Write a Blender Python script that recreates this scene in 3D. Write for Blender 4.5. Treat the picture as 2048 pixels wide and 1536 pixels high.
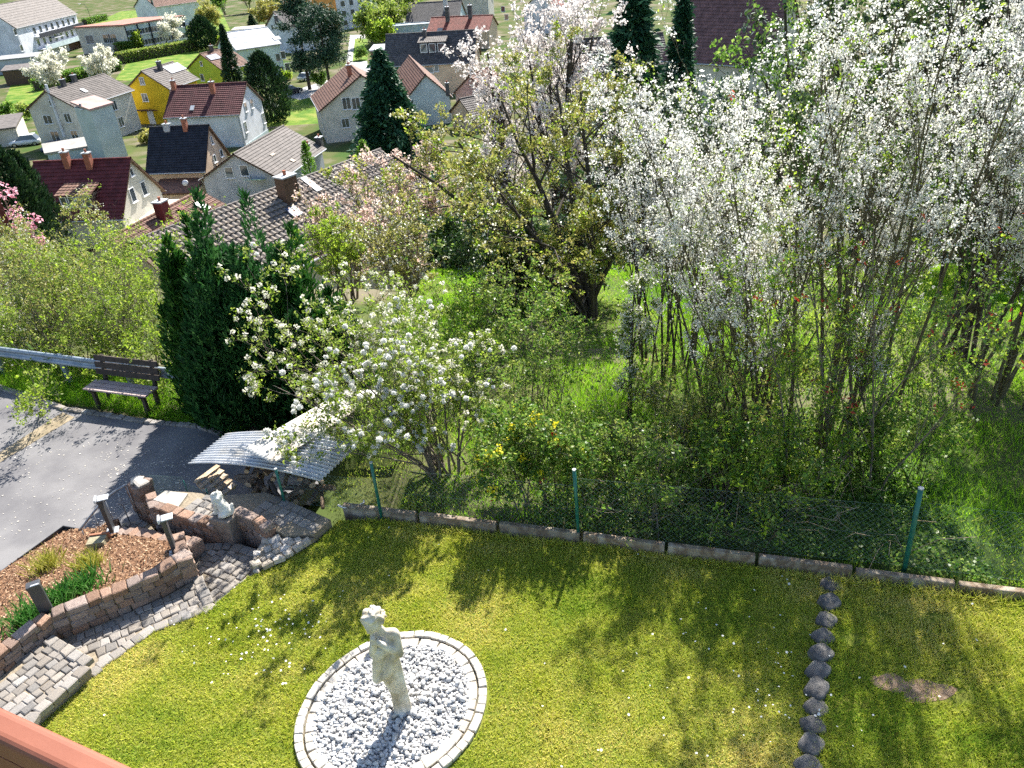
import bpy, math, random
import numpy as np
from mathutils import Matrix, Vector

# ------------------------------------------------------------------ camera, sky, sun, exposure
sc = bpy.context.scene
for o in list(bpy.data.objects): bpy.data.objects.remove(o)
FPX = 1538.; PITCH = math.radians(31.2); ROLL = math.radians(4.0); EYE = 6.5
fw = np.array([0, math.cos(PITCH), -math.sin(PITCH)])
_u = np.array([0, math.sin(PITCH), math.cos(PITCH)]); _r = np.array([1., 0, 0])
CR = math.cos(ROLL)*_r - math.sin(ROLL)*_u
CU = math.sin(ROLL)*_r + math.cos(ROLL)*_u
CAM = np.array([0, 0, EYE])
cam = bpy.data.cameras.new('camera'); camo = bpy.data.objects.new('camera', cam)
sc.collection.objects.link(camo); sc.camera = camo
cam.sensor_width = 36.; cam.lens = FPX/2048*36.; cam.clip_start = .05; cam.clip_end = 6000
camo.matrix_world = Matrix(((CR[0], CU[0], -fw[0], 0), (CR[1], CU[1], -fw[1], 0), (CR[2], CU[2], -fw[2], EYE), (0, 0, 0, 1)))
SUN_EL = math.radians(44.5); SUN_AZ = math.radians(17.5)
world = bpy.data.worlds.new('World'); sc.world = world; world.use_nodes = True
nt = world.node_tree; nt.nodes.clear()
sky = nt.nodes.new('ShaderNodeTexSky'); sky.sky_type = 'NISHITA'; sky.sun_disc = False
sky.sun_elevation = SUN_EL; sky.sun_rotation = SUN_AZ; sky.altitude = 200
bg = nt.nodes.new('ShaderNodeBackground'); bg.inputs[1].default_value = 0.085
wo = nt.nodes.new('ShaderNodeOutputWorld')
nt.links.new(sky.outputs[0], bg.inputs[0]); nt.links.new(bg.outputs[0], wo.inputs[0])
sl = bpy.data.lights.new('sun', 'SUN'); sl.energy = 5.0; sl.angle = math.radians(.53); sl.color = (1, .95, .87)
so = bpy.data.objects.new('sun', sl); sc.collection.objects.link(so)
sv = Vector((math.sin(SUN_AZ)*math.cos(SUN_EL), math.cos(SUN_AZ)*math.cos(SUN_EL), math.sin(SUN_EL)))
so.rotation_euler = sv.to_track_quat('Z', 'Y').to_euler(); so.location = (8, 20, 40)
vs = sc.view_settings; vs.view_transform = 'Standard'; vs.look = 'None'; vs.gamma = 1; vs.exposure = 1.55; vs.use_curve_mapping = False
try:
    sc.cycles.max_bounces = 4; sc.cycles.diffuse_bounces = 2; sc.cycles.glossy_bounces = 2; sc.cycles.transmission_bounces = 3; sc.cycles.transparent_max_bounces = 4; sc.cycles.use_adaptive_sampling = True; sc.cycles.adaptive_threshold = .03; sc.cycles.use_denoising = False
    sc.cycles.caustics_reflective = False; sc.cycles.caustics_refractive = False
except Exception: pass

# ------------------------------------------------------------------ helpers
def ray(x, y): return fw*FPX + (x-1024)*CR + (768-y)*CU
def at(x, y, z=0.):
    d = ray(x, y); return CAM + d*((z-EYE)/d[2])
def atD(x, y, D):
    d = ray(x, y); return CAM + d*(D/math.hypot(d[0], d[1]))
def V3(p): return (float(p[0]), float(p[1]), float(p[2]))
RS = np.random.RandomState
COL = sc.collection
def nrm(v): return v/np.maximum(np.linalg.norm(v, axis=-1, keepdims=True), 1e-9)

def lerp_profile(s, xs, ys):
    return np.interp(s, xs, ys)
def curb_y(x): return 7.13 - .29*np.asarray(x, float)
def terrain(x, y):
    x = np.asarray(x, float); y = np.asarray(y, float)
    s = (y-curb_y(x))/1.04
    t = y+.29*x*np.clip((18-s)/10, 0, 1)-7.13
    z = lerp_profile(t, [-40, 0, 2, 5, 9, 15, 22, 30, 36, 44, 52, 60, 68, 420, 900, 2500], [0, .03, -.05, -.35, -1.1, -2.8, -7, -12, -14.2, -15.2, -16.8, -19.1, -19.5, -19.5, 8, 90])
    z = z + np.where(s > 2, .12*np.sin(x*.9+1)*np.cos(y*.7)*np.clip((s-2)/4, 0, 1)*np.clip((60-s)/20, 0, 1), 0)
    return z
def atg(px, py):
    d = ray(px, py); d = d/np.linalg.norm(d); t = 3.
    while t < 2000:
        p = CAM+d*t
        if p[2] < terrain(p[0], p[1]): return p
        t += .02 + t*.002
    return CAM+d*t

# materials
MATS = {}
def mat(name, col, col2=None, rough=.85, scale=6., detail=4., bump=0., bscale=None, spec=.3, objrand=0., metal=0., trans=0., attr=False, col3=None, mix_lo=.35, mix_hi=.65, coord='Object', bdist=.02):
    if name in MATS: return MATS[name]
    m = bpy.data.materials.new(name); m.use_nodes = True; MATS[name] = m
    n = m.node_tree; n.nodes.clear(); L = n.links.new
    out = n.nodes.new('ShaderNodeOutputMaterial')
    bs = n.nodes.new('ShaderNodeBsdfPrincipled')
    bs.inputs['Roughness'].default_value = rough; bs.inputs['Metallic'].default_value = metal
    bs.inputs['Specular IOR Level'].default_value = spec
    def c4(c): return (c[0], c[1], c[2], 1)
    src = None
    tc = n.nodes.new('ShaderNodeTexCoord')
    if attr:
        at_ = n.nodes.new('ShaderNodeAttribute'); at_.attribute_name = 'v'
        rp = n.nodes.new('ShaderNodeValToRGB'); L(at_.outputs['Fac'], rp.inputs[0])
        e = rp.color_ramp.elements; e[0].color = c4(col); e[1].color = c4(col2 or col)
        if col3 is not None:
            k = e.new(.5); k.color = c4(col2); e[2].color = c4(col3)
        src = rp.outputs[0]
    elif col2 is not None:
        nz = n.nodes.new('ShaderNodeTexNoise'); nz.inputs['Scale'].default_value = scale; nz.inputs['Detail'].default_value = detail
        L(tc.outputs[coord], nz.inputs['Vector'])
        rp = n.nodes.new('ShaderNodeValToRGB'); L(nz.outputs['Fac'], rp.inputs[0])
        e = rp.color_ramp.elements; e[0].position = mix_lo; e[1].position = mix_hi
        e[0].color = c4(col); e[1].color = c4(col2)
        if col3 is not None:
            k = e.new((mix_lo+mix_hi)/2); k.color = c4(col2); e[2].color = c4(col3)
        src = rp.outputs[0]
    if objrand > 0:
        oi = n.nodes.new('ShaderNodeObjectInfo')
        hs = n.nodes.new('ShaderNodeHueSaturation')
        mr = n.nodes.new('ShaderNodeMapRange'); mr.inputs[3].default_value = 1-objrand; mr.inputs[4].default_value = 1+objrand
        L(oi.outputs['Random'], mr.inputs[0]); L(mr.outputs[0], hs.inputs['Value'])
        mr2 = n.nodes.new('ShaderNodeMapRange'); mr2.inputs[3].default_value = 1-objrand*1.6; mr2.inputs[4].default_value = 1+objrand*.9
        ml = n.nodes.new('ShaderNodeMath'); ml.operation = 'MULTIPLY'; ml.inputs[1].default_value = 7.31
        fr = n.nodes.new('ShaderNodeMath'); fr.operation = 'FRACT'
        L(oi.outputs['Random'], ml.inputs[0]); L(ml.outputs[0], fr.inputs[0]); L(fr.outputs[0], mr2.inputs[0]); L(mr2.outputs[0], hs.inputs['Saturation'])
        if src is None: hs.inputs['Color'].default_value = c4(col)
        else: L(src, hs.inputs['Color'])
        src = hs.outputs[0]
    if src is None: bs.inputs['Base Color'].default_value = c4(col)
    else: L(src, bs.inputs['Base Color'])
    if bump > 0:
        nb = n.nodes.new('ShaderNodeTexNoise'); nb.inputs['Scale'].default_value = bscale or scale*4; nb.inputs['Detail'].default_value = 5
        L(tc.outputs[coord], nb.inputs['Vector'])
        bp = n.nodes.new('ShaderNodeBump'); bp.inputs['Strength'].default_value = bump; bp.inputs['Distance'].default_value = bdist
        L(nb.outputs['Fac'], bp.inputs['Height']); L(bp.outputs[0], bs.inputs['Normal'])
    if trans > 0:
        tr = n.nodes.new('ShaderNodeBsdfTranslucent'); mx = n.nodes.new('ShaderNodeMixShader'); mx.inputs[0].default_value = trans
        if src is None: tr.inputs[0].default_value = c4(col)
        else: L(src, tr.inputs[0])
        L(bs.outputs[0], mx.inputs[1]); L(tr.outputs[0], mx.inputs[2]); L(mx.outputs[0], out.inputs[0])
    else: L(bs.outputs[0], out.inputs[0])
    return m

# meshes
def mesh_np(name, chunks, mats, smooth=False):
    """chunks: list of (verts(N,3), faces(M,k), material index, v or None)"""
    vs_, ls, st, mi, va = [], [], [], [], []; off = 0; lo = 0; anyv = False
    for ch in chunks:
        v, f, k = ch[0], ch[1], ch[2]; a = ch[3] if len(ch) > 3 else None
        v = np.asarray(v, np.float32).reshape(-1, 3); f = np.asarray(f, np.int32)
        if len(f) == 0: continue
        vs_.append(v); ls.append((f+off).ravel()); st.append(lo+np.arange(len(f))*f.shape[1])
        mi.append(np.full(len(f), k, np.int32)); off += len(v); lo += f.size
        if a is not None: anyv = True; va.append(np.asarray(a, np.float32))
        else: va.append(np.full(len(f), .5, np.float32))
    me = bpy.data.meshes.new(name)
    V = np.concatenate(vs_); Lp = np.concatenate(ls); S = np.concatenate(st).astype(np.int32); MI = np.concatenate(mi)
    me.vertices.add(len(V)); me.vertices.foreach_set('co', V.ravel())
    me.loops.add(len(Lp)); me.loops.foreach_set('vertex_index', Lp.astype(np.int32))
    me.polygons.add(len(S)); me.polygons.foreach_set('loop_start', S)
    me.polygons.foreach_set('material_index', MI)
    me.polygons.foreach_set('use_smooth', np.full(len(S), bool(smooth)))
    if anyv:
        a = me.attributes.new('v', 'FLOAT', 'FACE'); a.data.foreach_set('value', np.concatenate(va))
    for m in (mats if isinstance(mats, (list, tuple)) else [mats]): me.materials.append(m)
    me.update(calc_edges=True)
    return me
def obj(name, me, parent=None, world=True, loc=None):
    o = bpy.data.objects.new(name, me); COL.objects.link(o)
    if parent is not None:
        o.parent = parent
        if world: o.matrix_parent_inverse = parent_mat(parent).inverted()
    if loc is not None: o.location = loc
    return o
def parent_mat(p):
    m = Matrix.LocRotScale(p.location, p.rotation_euler, p.scale)
    if p.parent is not None: m = parent_mat(p.parent) @ p.matrix_parent_inverse @ m
    return m
def tag(o, label, cat, group=None):
    o['label'] = label; o['category'] = cat
    if group: o['group'] = group
    return o
def thing(name, label, cat, loc=(0, 0, 0), rz=0., group=None):
    o = bpy.data.objects.new(name, None); COL.objects.link(o); o.empty_display_size = .1
    o.location = V3(loc); o.rotation_euler = (0, 0, rz)
    return tag(o, label, cat, group)
def struct(o, kind='structure'):
    o['kind'] = kind; return o

BOXF = np.array([[0, 3, 2, 1], [4, 5, 6, 7], [0, 1, 5, 4], [1, 2, 6, 5], [2, 3, 7, 6], [3, 0, 4, 7]])
def box(c, s, R=None):
    """box from centre c, full size s, optional 3x3 rotation"""
    h = np.array(s, float)/2
    q = np.array([[-1, -1, -1], [1, -1, -1], [1, 1, -1], [-1, 1, -1], [-1, -1, 1], [1, -1, 1], [1, 1, 1], [-1, 1, 1]])*h
    if R is not None: q = q @ np.asarray(R).T
    return q+np.array(c), BOXF
def rotz(a): c, s = math.cos(a), math.sin(a); return np.array([[c, -s, 0], [s, c, 0], [0, 0, 1.]])
def rotx(a): c, s = math.cos(a), math.sin(a); return np.array([[1, 0, 0], [0, c, -s], [0, s, c.real]])
def join(*vf):
    V, F, o = [], [], 0
    for v, f in vf:
        V.append(v); F.append(np.asarray(f)+o); o += len(v)
    return np.concatenate(V), np.concatenate(F)
def tubes(P, R, k=5, caps=False):
    P = np.asarray(P, float); R = np.asarray(R, float); B, n, _ = P.shape
    T = np.gradient(P, axis=1); T = nrm(T)
    ref = np.zeros_like(T); ref[..., 2] = 1
    par = np.abs((T*ref).sum(-1)) > .9; ref[par] = (1, 0, 0)
    X = nrm(np.cross(T, ref)); Y = np.cross(T, X)
    a = np.arange(k)*2*np.pi/k
    Vv = P[:, :, None]+R[:, :, None, None]*(X[:, :, None]*np.cos(a)[None, None, :, None]+Y[:, :, None]*np.sin(a)[None, None, :, None])
    idx = np.arange(B*n*k).reshape(B, n, k)
    q = np.stack([idx[:, :-1], np.roll(idx, -1, 2)[:, :-1], np.roll(idx, -1, 2)[:, 1:], idx[:, 1:]], -1).reshape(-1, 4)
    return Vv.reshape(-1, 3), q
def tube1(pts, r, k=6):
    pts = np.asarray(pts, float); r = np.full(len(pts), r) if np.isscalar(r) else np.asarray(r, float)
    # closed ends with tiny radii
    pts = np.concatenate([pts[:1], pts, pts[-1:]]); r = np.concatenate([[1e-4], r, [1e-4]])
    d0 = nrm(pts[2]-pts[1])*1e-4; pts[0] -= d0; pts[-1] += nrm(pts[-2]-pts[-3])*1e-4
    return tubes(pts[None], r[None], k)
def leafquads(rng, pos, size, asp=.5, up=.4, dirs=None):
    N = len(pos); size = np.broadcast_to(size, (N,))
    if dirs is None: A = nrm(rng.normal(size=(N, 3)))
    else: A = nrm(dirs)
    nn = nrm(rng.normal(size=(N, 3))+np.array([0, 0, up*2]))
    Bv = nrm(np.cross(A, nn)); 
    A = A*size[:, None]*.5; Bv = Bv*size[:, None]*.5*asp
    Vv = np.stack([pos-A, pos+Bv, pos+A, pos-Bv], 1).reshape(-1, 3)
    return Vv, np.arange(N*4).reshape(N, 4)
def spawn(rng, P, R, m, ang, lf, trop=0., wob=.06, tmin=.3, tmax=1., n=5, rf=.55, angv=.25, up=0., lenabs=None, rmin=.002):
    B, pn, _ = P.shape
    t = rng.uniform(tmin, tmax, (B, m)); 
    Lp = np.linalg.norm(np.diff(P, axis=1), axis=-1).sum(1)
    x = t*(pn-1); i = np.minimum(x.astype(int), pn-2); fr = x-i
    bi = np.arange(B)[:, None]
    p0 = P[bi, i]*(1-fr)[..., None]+P[bi, i+1]*fr[..., None]
    tan = nrm(P[bi, i+1]-P[bi, i]); r0 = (R[bi, i]*(1-fr)+R[bi, i+1]*fr)*rf
    pp = nrm(np.cross(tan, rng.normal(size=tan.shape)))
    an = ang*(1+rng.normal(size=t.shape)*angv)
    D = nrm(tan*np.cos(an)[..., None]+pp*np.sin(an)[..., None]+np.array([0, 0, up]))
    Ln = (Lp[:, None]*lf*(1.15-.6*t) if lenabs is None else lenabs)*rng.uniform(.65, 1.35, t.shape)
    s = np.linspace(0, 1, n)
    Q = p0[:, :, None]+D[:, :, None]*(Ln[..., None]*s)[..., None]+np.array([0, 0, trop])*(Ln[..., None]*s**2)[..., None]
    w = rng.normal(size=(B, m, n, 3)).cumsum(2)*wob*Ln[..., None, None]*s[None, None, :, None]*.5
    Q = (Q+w).reshape(B*m, n, 3)
    RR = np.maximum(r0.reshape(-1, 1)*(1-.75*s), rmin)
    return Q, RR
def stems(rng, base, n, H, spread, r, lean=(0, 0), wob=.05, pn=7, base_spread=.1, hv=.2):
    b = np.array(base)+np.concatenate([rng.normal(size=(n, 2))*base_spread, np.zeros((n, 1))], 1)
    a = rng.uniform(0, 2*np.pi, n)+np.arange(n)*2.4
    out = np.stack([np.cos(a)*spread+lean[0], np.sin(a)*spread+lean[1]], 1)*rng.uniform(.4, 1.1, (n, 1))
    Hh = H*rng.uniform(1-hv, 1.0, n); s = np.linspace(0, 1, pn)
    P = b[:, None]+np.concatenate([out[:, None]*(s**1.2)[None, :, None], (Hh[:, None]*s)[..., None]], -1)
    P = P+rng.normal(size=P.shape).cumsum(1)*wob*s[None, :, None]*H*.12
    R = r*rng.uniform(.6, 1., (n, 1))*(1-.8*s)
    P[:, 0, 2] -= .1
    return P, R
def along(rng, P, N, jit=.02, tmin=.15, tmax=1.):
    B, n, _ = P.shape
    b = rng.randint(0, B, N); x = rng.uniform(tmin, tmax, N)*(n-1); i = np.minimum(x.astype(int), n-2); f = (x-i)[:, None]
    p = P[b, i]*(1-f)+P[b, i+1]*f
    return p+rng.normal(size=p.shape)*jit
def clumps(rng, pos, k, rad, size, asp=.9, up=.2):
    q = np.repeat(pos, k, 0)+rng.normal(size=(len(pos)*k, 3))*rad
    return leafquads(rng, q, size*rng.uniform(.7, 1.25, len(q)), asp, up)
def grid_mesh(name, xs, ys, fz, m, smooth=True):
    X, Y = np.meshgrid(xs, ys); Z = fz(X, Y); nx, ny = len(xs), len(ys)
    Vv = np.stack([X, Y, Z], -1).reshape(-1, 3); i = np.arange(nx*ny).reshape(ny, nx)
    F = np.stack([i[:-1, :-1], i[:-1, 1:], i[1:, 1:], i[1:, :-1]], -1).reshape(-1, 4)
    return mesh_np(name, [(Vv, F, 0)], m, smooth)
def in_poly(x, y, poly):
    x = np.asarray(x); y = np.asarray(y); c = np.zeros(x.shape, bool); n = len(poly); j = n-1
    for i in range(n):
        xi, yi = poly[i]; xj, yj = poly[j]
        hit = ((yi > y) != (yj > y)) & (x < (xj-xi)*(y-yi)/((yj-yi) or 1e-9)+xi)
        c ^= hit; j = i
    return c
def poly_sheet(name, poly, z, m, thick=.0, zf=None):
    import bmesh
    bm = bmesh.new(); vv = [bm.verts.new((p[0], p[1], (z if zf is None else zf(p[0], p[1])))) for p in poly]
    f = bm.faces.new(vv); bm.normal_update()
    if f.normal.z < 0: f.normal_flip()
    if thick:
        r = bmesh.ops.extrude_face_region(bm, geom=[f]); 
        for e in r['geom']:
            if isinstance(e, bmesh.types.BMVert): e.co.z -= thick
        bmesh.ops.recalc_face_normals(bm, faces=bm.faces)
    bmesh.ops.triangulate(bm, faces=[q for q in bm.faces if len(q.verts) > 4])
    me = bpy.data.meshes.new(name); bm.to_mesh(me); bm.free(); me.materials.append(m); return me
def sample_poly(rng, poly, n):
    P = np.array(poly); lo, hi = P.min(0), P.max(0); out = np.zeros((0, 2))
    while len(out) < n:
        q = rng.uniform(lo, hi, (n*2, 2)); out = np.concatenate([out, q[in_poly(q[:, 0], q[:, 1], poly)]])
    return out[:n]
def stone_mesh(name, rng, m, sx=1., sy=1., sz=1., jit=.08, bev=.16, rnd=False):
    """unit-ish chamfered stone, top at z=0 going down to -sz"""
    cs = np.array([[-.5, -.5], [.5, -.5], [.5, .5], [-.5, .5]])+rng.uniform(-jit, jit, (4, 2))
    def ring(s, z): return np.concatenate([cs*s*np.array([sx, sy]), np.full((4, 1), z)+rng.uniform(-.02, .02, (4, 1))*sz], 1)
    mids = lambda a: np.concatenate([a, (a+np.roll(a, -1, 0))/2*np.array([1.04, 1.04, 1])], 1).reshape(-1, 3)
    r0, r1, r2 = ring(.96, -sz), ring(1., -bev*sz*.9), ring(1-bev*1.3, 0)
    r0, r1, r2 = [mids(a) for a in (r0, r1, r2)]
    Vv = np.concatenate([r0, r1, r2, [[0, 0, .02*sz]]]); F = []
    for a in range(8):
        b = (a+1) % 8
        F += [[a, b, 8+b, 8+a], [8+a, 8+b, 16+b, 16+a]]
    T = [[16+a, 16+(a+1) % 8, 24] for a in range(8)]
    return mesh_np(name, [(Vv, np.array(F), 0), (np.zeros((0, 3)), np.zeros((0, 3), int), 0)] if False else [(Vv, np.array(F), 0), (Vv, np.array(T), 0)], m)
# ------------------------------------------------------------------ terrain and large structure
_t0 = terrain
def terrain(x, y):
    x = np.asarray(x, float); y = np.asarray(y, float); z = _t0(x, y); s = (y-curb_y(x))/1.04
    zl = np.minimum(lerp_profile(s, [-40, 3.4, 4.6, 6.5, 15], [-.66, -.66, -1.1, -2.0, -4.2]), np.where(s > 3.4, z, 9))
    w = np.clip((-2.2-x)/1.2, 0, 1); return z*(1-w)+zl*w
m_ground = mat('ground_soil', (.045, .085, .02), (.085, .095, .035), scale=.22, detail=8, col3=(.16, .14, .10), rough=1, spec=.05)
def gz(X, Y):
    Z = terrain(X, Y); s = (Y-curb_y(X))/1.04
    low = ((s < .02) & (X > -2.4)) | ((X <= -1.9) & (s < 2.35))
    return np.where(low, -.95, Z)
def axis(a, lo, hi, st, b):
    return np.concatenate([np.linspace(a, lo, 40)[:-1], np.arange(lo, hi, st), np.linspace(hi, b, 45)])
struct(obj('ground', grid_mesh('ground', axis(-1800, -32, 32, .5, 1800), axis(-300, 0, 60, .5, 3000), gz, m_ground)))

m_lawn = mat('lawn_soil', (.10, .14, .02), (.17, .18, .035), scale=3, rough=1, spec=.05)
LAWN = [(-4.85, -4), (-4.9, 4.9), (-4.72, 5.16), (-4.56, 5.47), (-4.52, 5.6), (-4.19, 6.02), (-3.61, 6.3), (-3.3, 6.75), (-3.1, 6.84), (-2.84, 7.03), (-2.56, 7.28), (-2.35, 7.66), (-1.8, 7.60), (.67, 6.92), (3.35, 6.12), (6, 5.32), (11, 3.85), (11, -4)]
struct(obj('lawn', poly_sheet('lawn', LAWN, -.012, m_lawn, thick=.5)))

m_asph = mat('asphalt', (.115, .112, .117), (.185, .18, .18), scale=1.3, bump=.35, bscale=120, rough=.9, bdist=.006)
ROAD = [(-22, 17.5), (-14, 14.4), (-9.75, 12.86), (-8.07, 11.91), (-6.4, 11.29), (-5.35, 11.01), (-4.93, 10.74), (-3.3, 10.1), (-3.0, 9.2), (-4.2, 8.78), (-4.9, 8.5), (-5.36, 8.66), (-5.62, 8.45), (-5.9, 8.3), (-6.46, 8.5), (-6.91, 7.62), (-7.6, 6.2), (-9.5, 2), (-22, -2)]
struct(obj('driveway', poly_sheet('driveway', ROAD, -.6, m_asph, thick=.3)))
# petals and grit lying on the asphalt
rng = RS(5)
pp = sample_poly(rng, [(-8.5, 10.9), (-5.2, 10.6), (-4.6, 9.2), (-5.6, 8.7), (-6.6, 8.6), (-9.5, 8.0)], 420)
cl = sample_poly(rng, [(-6.5, 10.0), (-5.2, 10.2), (-4.9, 8.9), (-5.9, 8.9)], 130)
pp = np.concatenate([pp, np.repeat(cl, 4, 0)+rng.normal(size=(520, 2))*.035])
v, f = leafquads(rng, np.column_stack([pp, np.full(len(pp), -.594)]), rng.uniform(.010, .038, len(pp)), .8, 12)
v[:, 2] = -.594 + np.abs(v[:, 2]+.594)*.1
struct(obj('fallen_petals', mesh_np('fallen_petals', [(v, f, 0)], mat('petal_litter', (.38, .35, .30), (.55, .52, .46), scale=20))), 'stuff')

# planting bed of bark mulch
BED = [(-5.62, 8.42), (-5.9, 8.28), (-6.44, 8.46), (-6.88, 7.62), (-7.5, 6.2), (-8.6, 3.8), (-6.3, 3.8), (-5.95, 4.6), (-5.6, 5.4), (-5.36, 5.78), (-5.25, 6.0), (-4.85, 6.3), (-4.3, 6.63), (-4.05, 6.85), (-4.2, 7.2), (-4.6, 7.45), (-5.0, 7.7), (-5.4, 7.9)]
_A = np.array([[-5.4, 5.9, 1], [-4.25, 6.9, 1], [-6.45, 8.45, 1], [-6.9, 7.6, 1], [-5.3, 7.85, 1]]); _b = np.array([.24, .2, -.5, -.48, -.12])
BPL = np.linalg.lstsq(_A, _b, rcond=None)[0]
def bedz(x, y): return np.clip(BPL[0]*np.asarray(x)+BPL[1]*np.asarray(y)+BPL[2], -.54, .26)
m_mulch = mat('bark_mulch', (.10, .055, .035), (.23, .13, .075), scale=25, bump=.8, bscale=60, rough=.95, spec=.1)
struct(obj('planting_bed', poly_sheet('planting_bed', BED, 0, m_mulch, thick=.35, zf=bedz)))
rng = RS(8)
q = sample_poly(rng, BED, 16000); q = q[q[:, 1] > 4.6]; n = len(q)
v, f = leafquads(rng, np.column_stack([q, bedz(q[:, 0], q[:, 1])+rng.uniform(.002, .02, n)]), rng.uniform(.02, .055, n), .35, 1.2)
struct(obj('bark_chips', mesh_np('bark_chips', [(v, f, 0, rng.uniform(0, 1, n))], mat('bark_chip', (.10, .05, .03), (.30, .17, .09), attr=True, col3=(.5, .36, .24), rough=.9))), 'stuff')

# ------------------------------------------------------------------ cobbled path, steps and terrace
m_cob = mat('cobble_stone', (.175, .165, .155), (.28, .245, .205), scale=14, bump=.45, bscale=60, objrand=.28, rough=.8, bdist=.01)
m_sand = mat('joint_sand', (.20, .165, .12), (.30, .25, .18), scale=30, bump=.4, rough=1)
rng = RS(11)
COBM = [stone_mesh('cobble', rng, m_cob, 1, 1, .6, jit=.07, bev=.14) for _ in range(10)]
def cobble_zone(parent, poly, z, ang, rng, cell=(.098, .112), keep=None, edge=.035, extra=0):
    P = np.array(poly); c = P.mean(0); R = rotz(ang)[:2, :2]; n = 0; out = []
    lo = ((P-c) @ R).min(0)-.1; hi = ((P-c) @ R).max(0)+.1
    y = lo[1]; row = 0
    while y < hi[1]:
        h = cell[1]*rng.uniform(.85, 1.15); x = lo[0]+rng.uniform(0, cell[0])
        while x < hi[0]:
            w = cell[0]*rng.uniform(.75, 1.45)
            q = R @ np.array([x+w/2, y+h/2])+c
            tst = [R @ np.array([x+w/2+dx*w*.3, y+h/2+dy*h*.3])+c for dx, dy in ((-1, -1), (1, -1), (1, 1), (-1, 1))]
            if all(in_poly(t[0], t[1], poly) for t in tst):
                out.append((q[0], q[1], z+rng.uniform(-.008, .008), ang+rng.normal()*.05, w*.93, h*.93))
            x += w
        y += h; row += 1
    return out
def put_stones(parent, lst, rng, name='cobble', hz=.12, meshes=None, stuff_after=None, wtilt=.03):
    for i, (x, y, z, a, w, h) in enumerate(lst):
        o = obj(name, (meshes or COBM)[rng.randint(len(meshes or COBM))], parent, world=True)
        o.location = (x, y, z); o.rotation_euler = (rng.normal()*wtilt, rng.normal()*wtilt, a+rng.randint(0, 2)*math.pi); o.scale = (w, h, hz)
ZA = [(-4.95, 4.3), (-4.85, 4.94), (-4.73, 5.16), (-4.58, 5.45), (-4.74, 5.68), (-5.04, 5.81), (-5.24, 5.87), (-5.48, 5.40), (-5.86, 4.72), (-5.9, 4.3)]
ZB = [(-4.62, 5.45), (-4.53, 5.59), (-4.19, 6.02), (-3.61, 6.3), (-3.72, 6.57), (-3.9, 6.79), (-4.21, 6.52), (-4.81, 6.17), (-5.26, 5.96), (-5.22, 5.88), (-5.04, 5.81), (-4.74, 5.68)]
ZC = [(-3.61, 6.3), (-3.25, 6.95), (-3.18, 7.15), (-3.3, 7.27), (-3.45, 7.30), (-3.72, 7.48), (-4.03, 7.50), (-4.3, 7.5), (-4.1, 7.15), (-3.9, 6.79), (-3.72, 6.57)]
ZD = [(-3.3, 7.27), (-3.22, 7.38), (-3.62, 7.64), (-3.88, 7.53), (-4.48, 7.83), (-4.75, 7.98), (-4.95, 7.83), (-4.66, 7.62), (-4.3, 7.5), (-4.03, 7.50), (-3.72, 7.48), (-3.45, 7.30)]
ZE = [(-4.75, 7.98), (-4.95, 8.1), (-5.3, 8.5), (-5.62, 8.46), (-5.5, 8.15), (-5.3, 7.95), (-4.95, 7.83)]
path = obj('cobbled_path', poly_sheet('cobbled_path', ZA, .125, m_sand, thick=.4)); struct(path)
for zn, z in ((ZB, -.015), (ZC, -.155), (ZD, -.315), (ZE, -.465)):
    obj('path_bed', poly_sheet('path_bed', zn, z, m_sand, thick=.4), path)
rng = RS(21); lst = []
lst += cobble_zone(path, ZA, .145, 1.0, rng); lst += cobble_zone(path, ZB, .005, .55, rng)
lst += cobble_zone(path, ZC, -.135, 1.05, rng); lst += cobble_zone(path, ZD, -.295, -.55, rng); lst += cobble_zone(path, ZE, -.445, -.6, rng)
# larger step edge stones
for (p0, p1, z, nst) in (((-4.6, 5.5), (-5.2, 5.87), .15, 5), ((-3.63, 6.34), (-3.9, 6.78), .012, 4), ((-4.28, 7.47), (-3.72, 7.46), -.13, 5), ((-3.7, 7.44), (-3.32, 7.27), -.13, 3), ((-4.73, 7.96), (-4.93, 7.85), -.29, 2)):
    for i in range(nst):
        t = (i+.5)/nst; a = math.atan2(p1[1]-p0[1], p1[0]-p0[0]); L = math.hypot(p1[0]-p0[0], p1[1]-p0[1])/nst
        lst.append((p0[0]+(p1[0]-p0[0])*t, p0[1]+(p1[1]-p0[1])*t, z+.012, a, L*.95, .12))
# rough edge stones on the lawn side of the path
EDG = [(-4.9, 4.5), (-4.85, 4.9), (-4.72, 5.14), (-4.57, 5.44), (-4.5, 5.6), (-4.17, 6.0), (-3.6, 6.28), (-3.28, 6.72)]
ed = np.array(EDG); sg = np.linalg.norm(np.diff(ed, axis=0), axis=1); cs_ = np.concatenate([[0], np.cumsum(sg)]); t = 0.
while t < cs_[-1]:
    w = rng.uniform(.1, .17); tt = t+w/2; x = np.interp(tt, cs_, ed[:, 0]); y = np.interp(tt, cs_, ed[:, 1])
    x2 = np.interp(tt+.02, cs_, ed[:, 0]); y2 = np.interp(tt+.02, cs_, ed[:, 1])
    z = .155 if y < 5.46 else (.012 if y < 6.3 else -.05)
    lst.append((x-.03, y+.02, z, math.atan2(y2-y, x2-x), w*.96, .12)); t += w
D_ = [math.hypot(q[0], q[1]) for q in lst]
lst = [lst[i] for i in np.argsort(D_)]
put_stones(path, lst[:299], rng)
if len(lst) > 299:
    far = lst[299:]; ch = []
    for (x, y, z, a, w, h) in far:
        v, f = box((0, 0, -.06), (w, h, .12), rotz(a)); ch.append((v+np.array([x, y, z]), f, 0))
    struct(obj('far_cobbles', mesh_np('far_cobbles', ch, m_cob), path), 'stuff')
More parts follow.
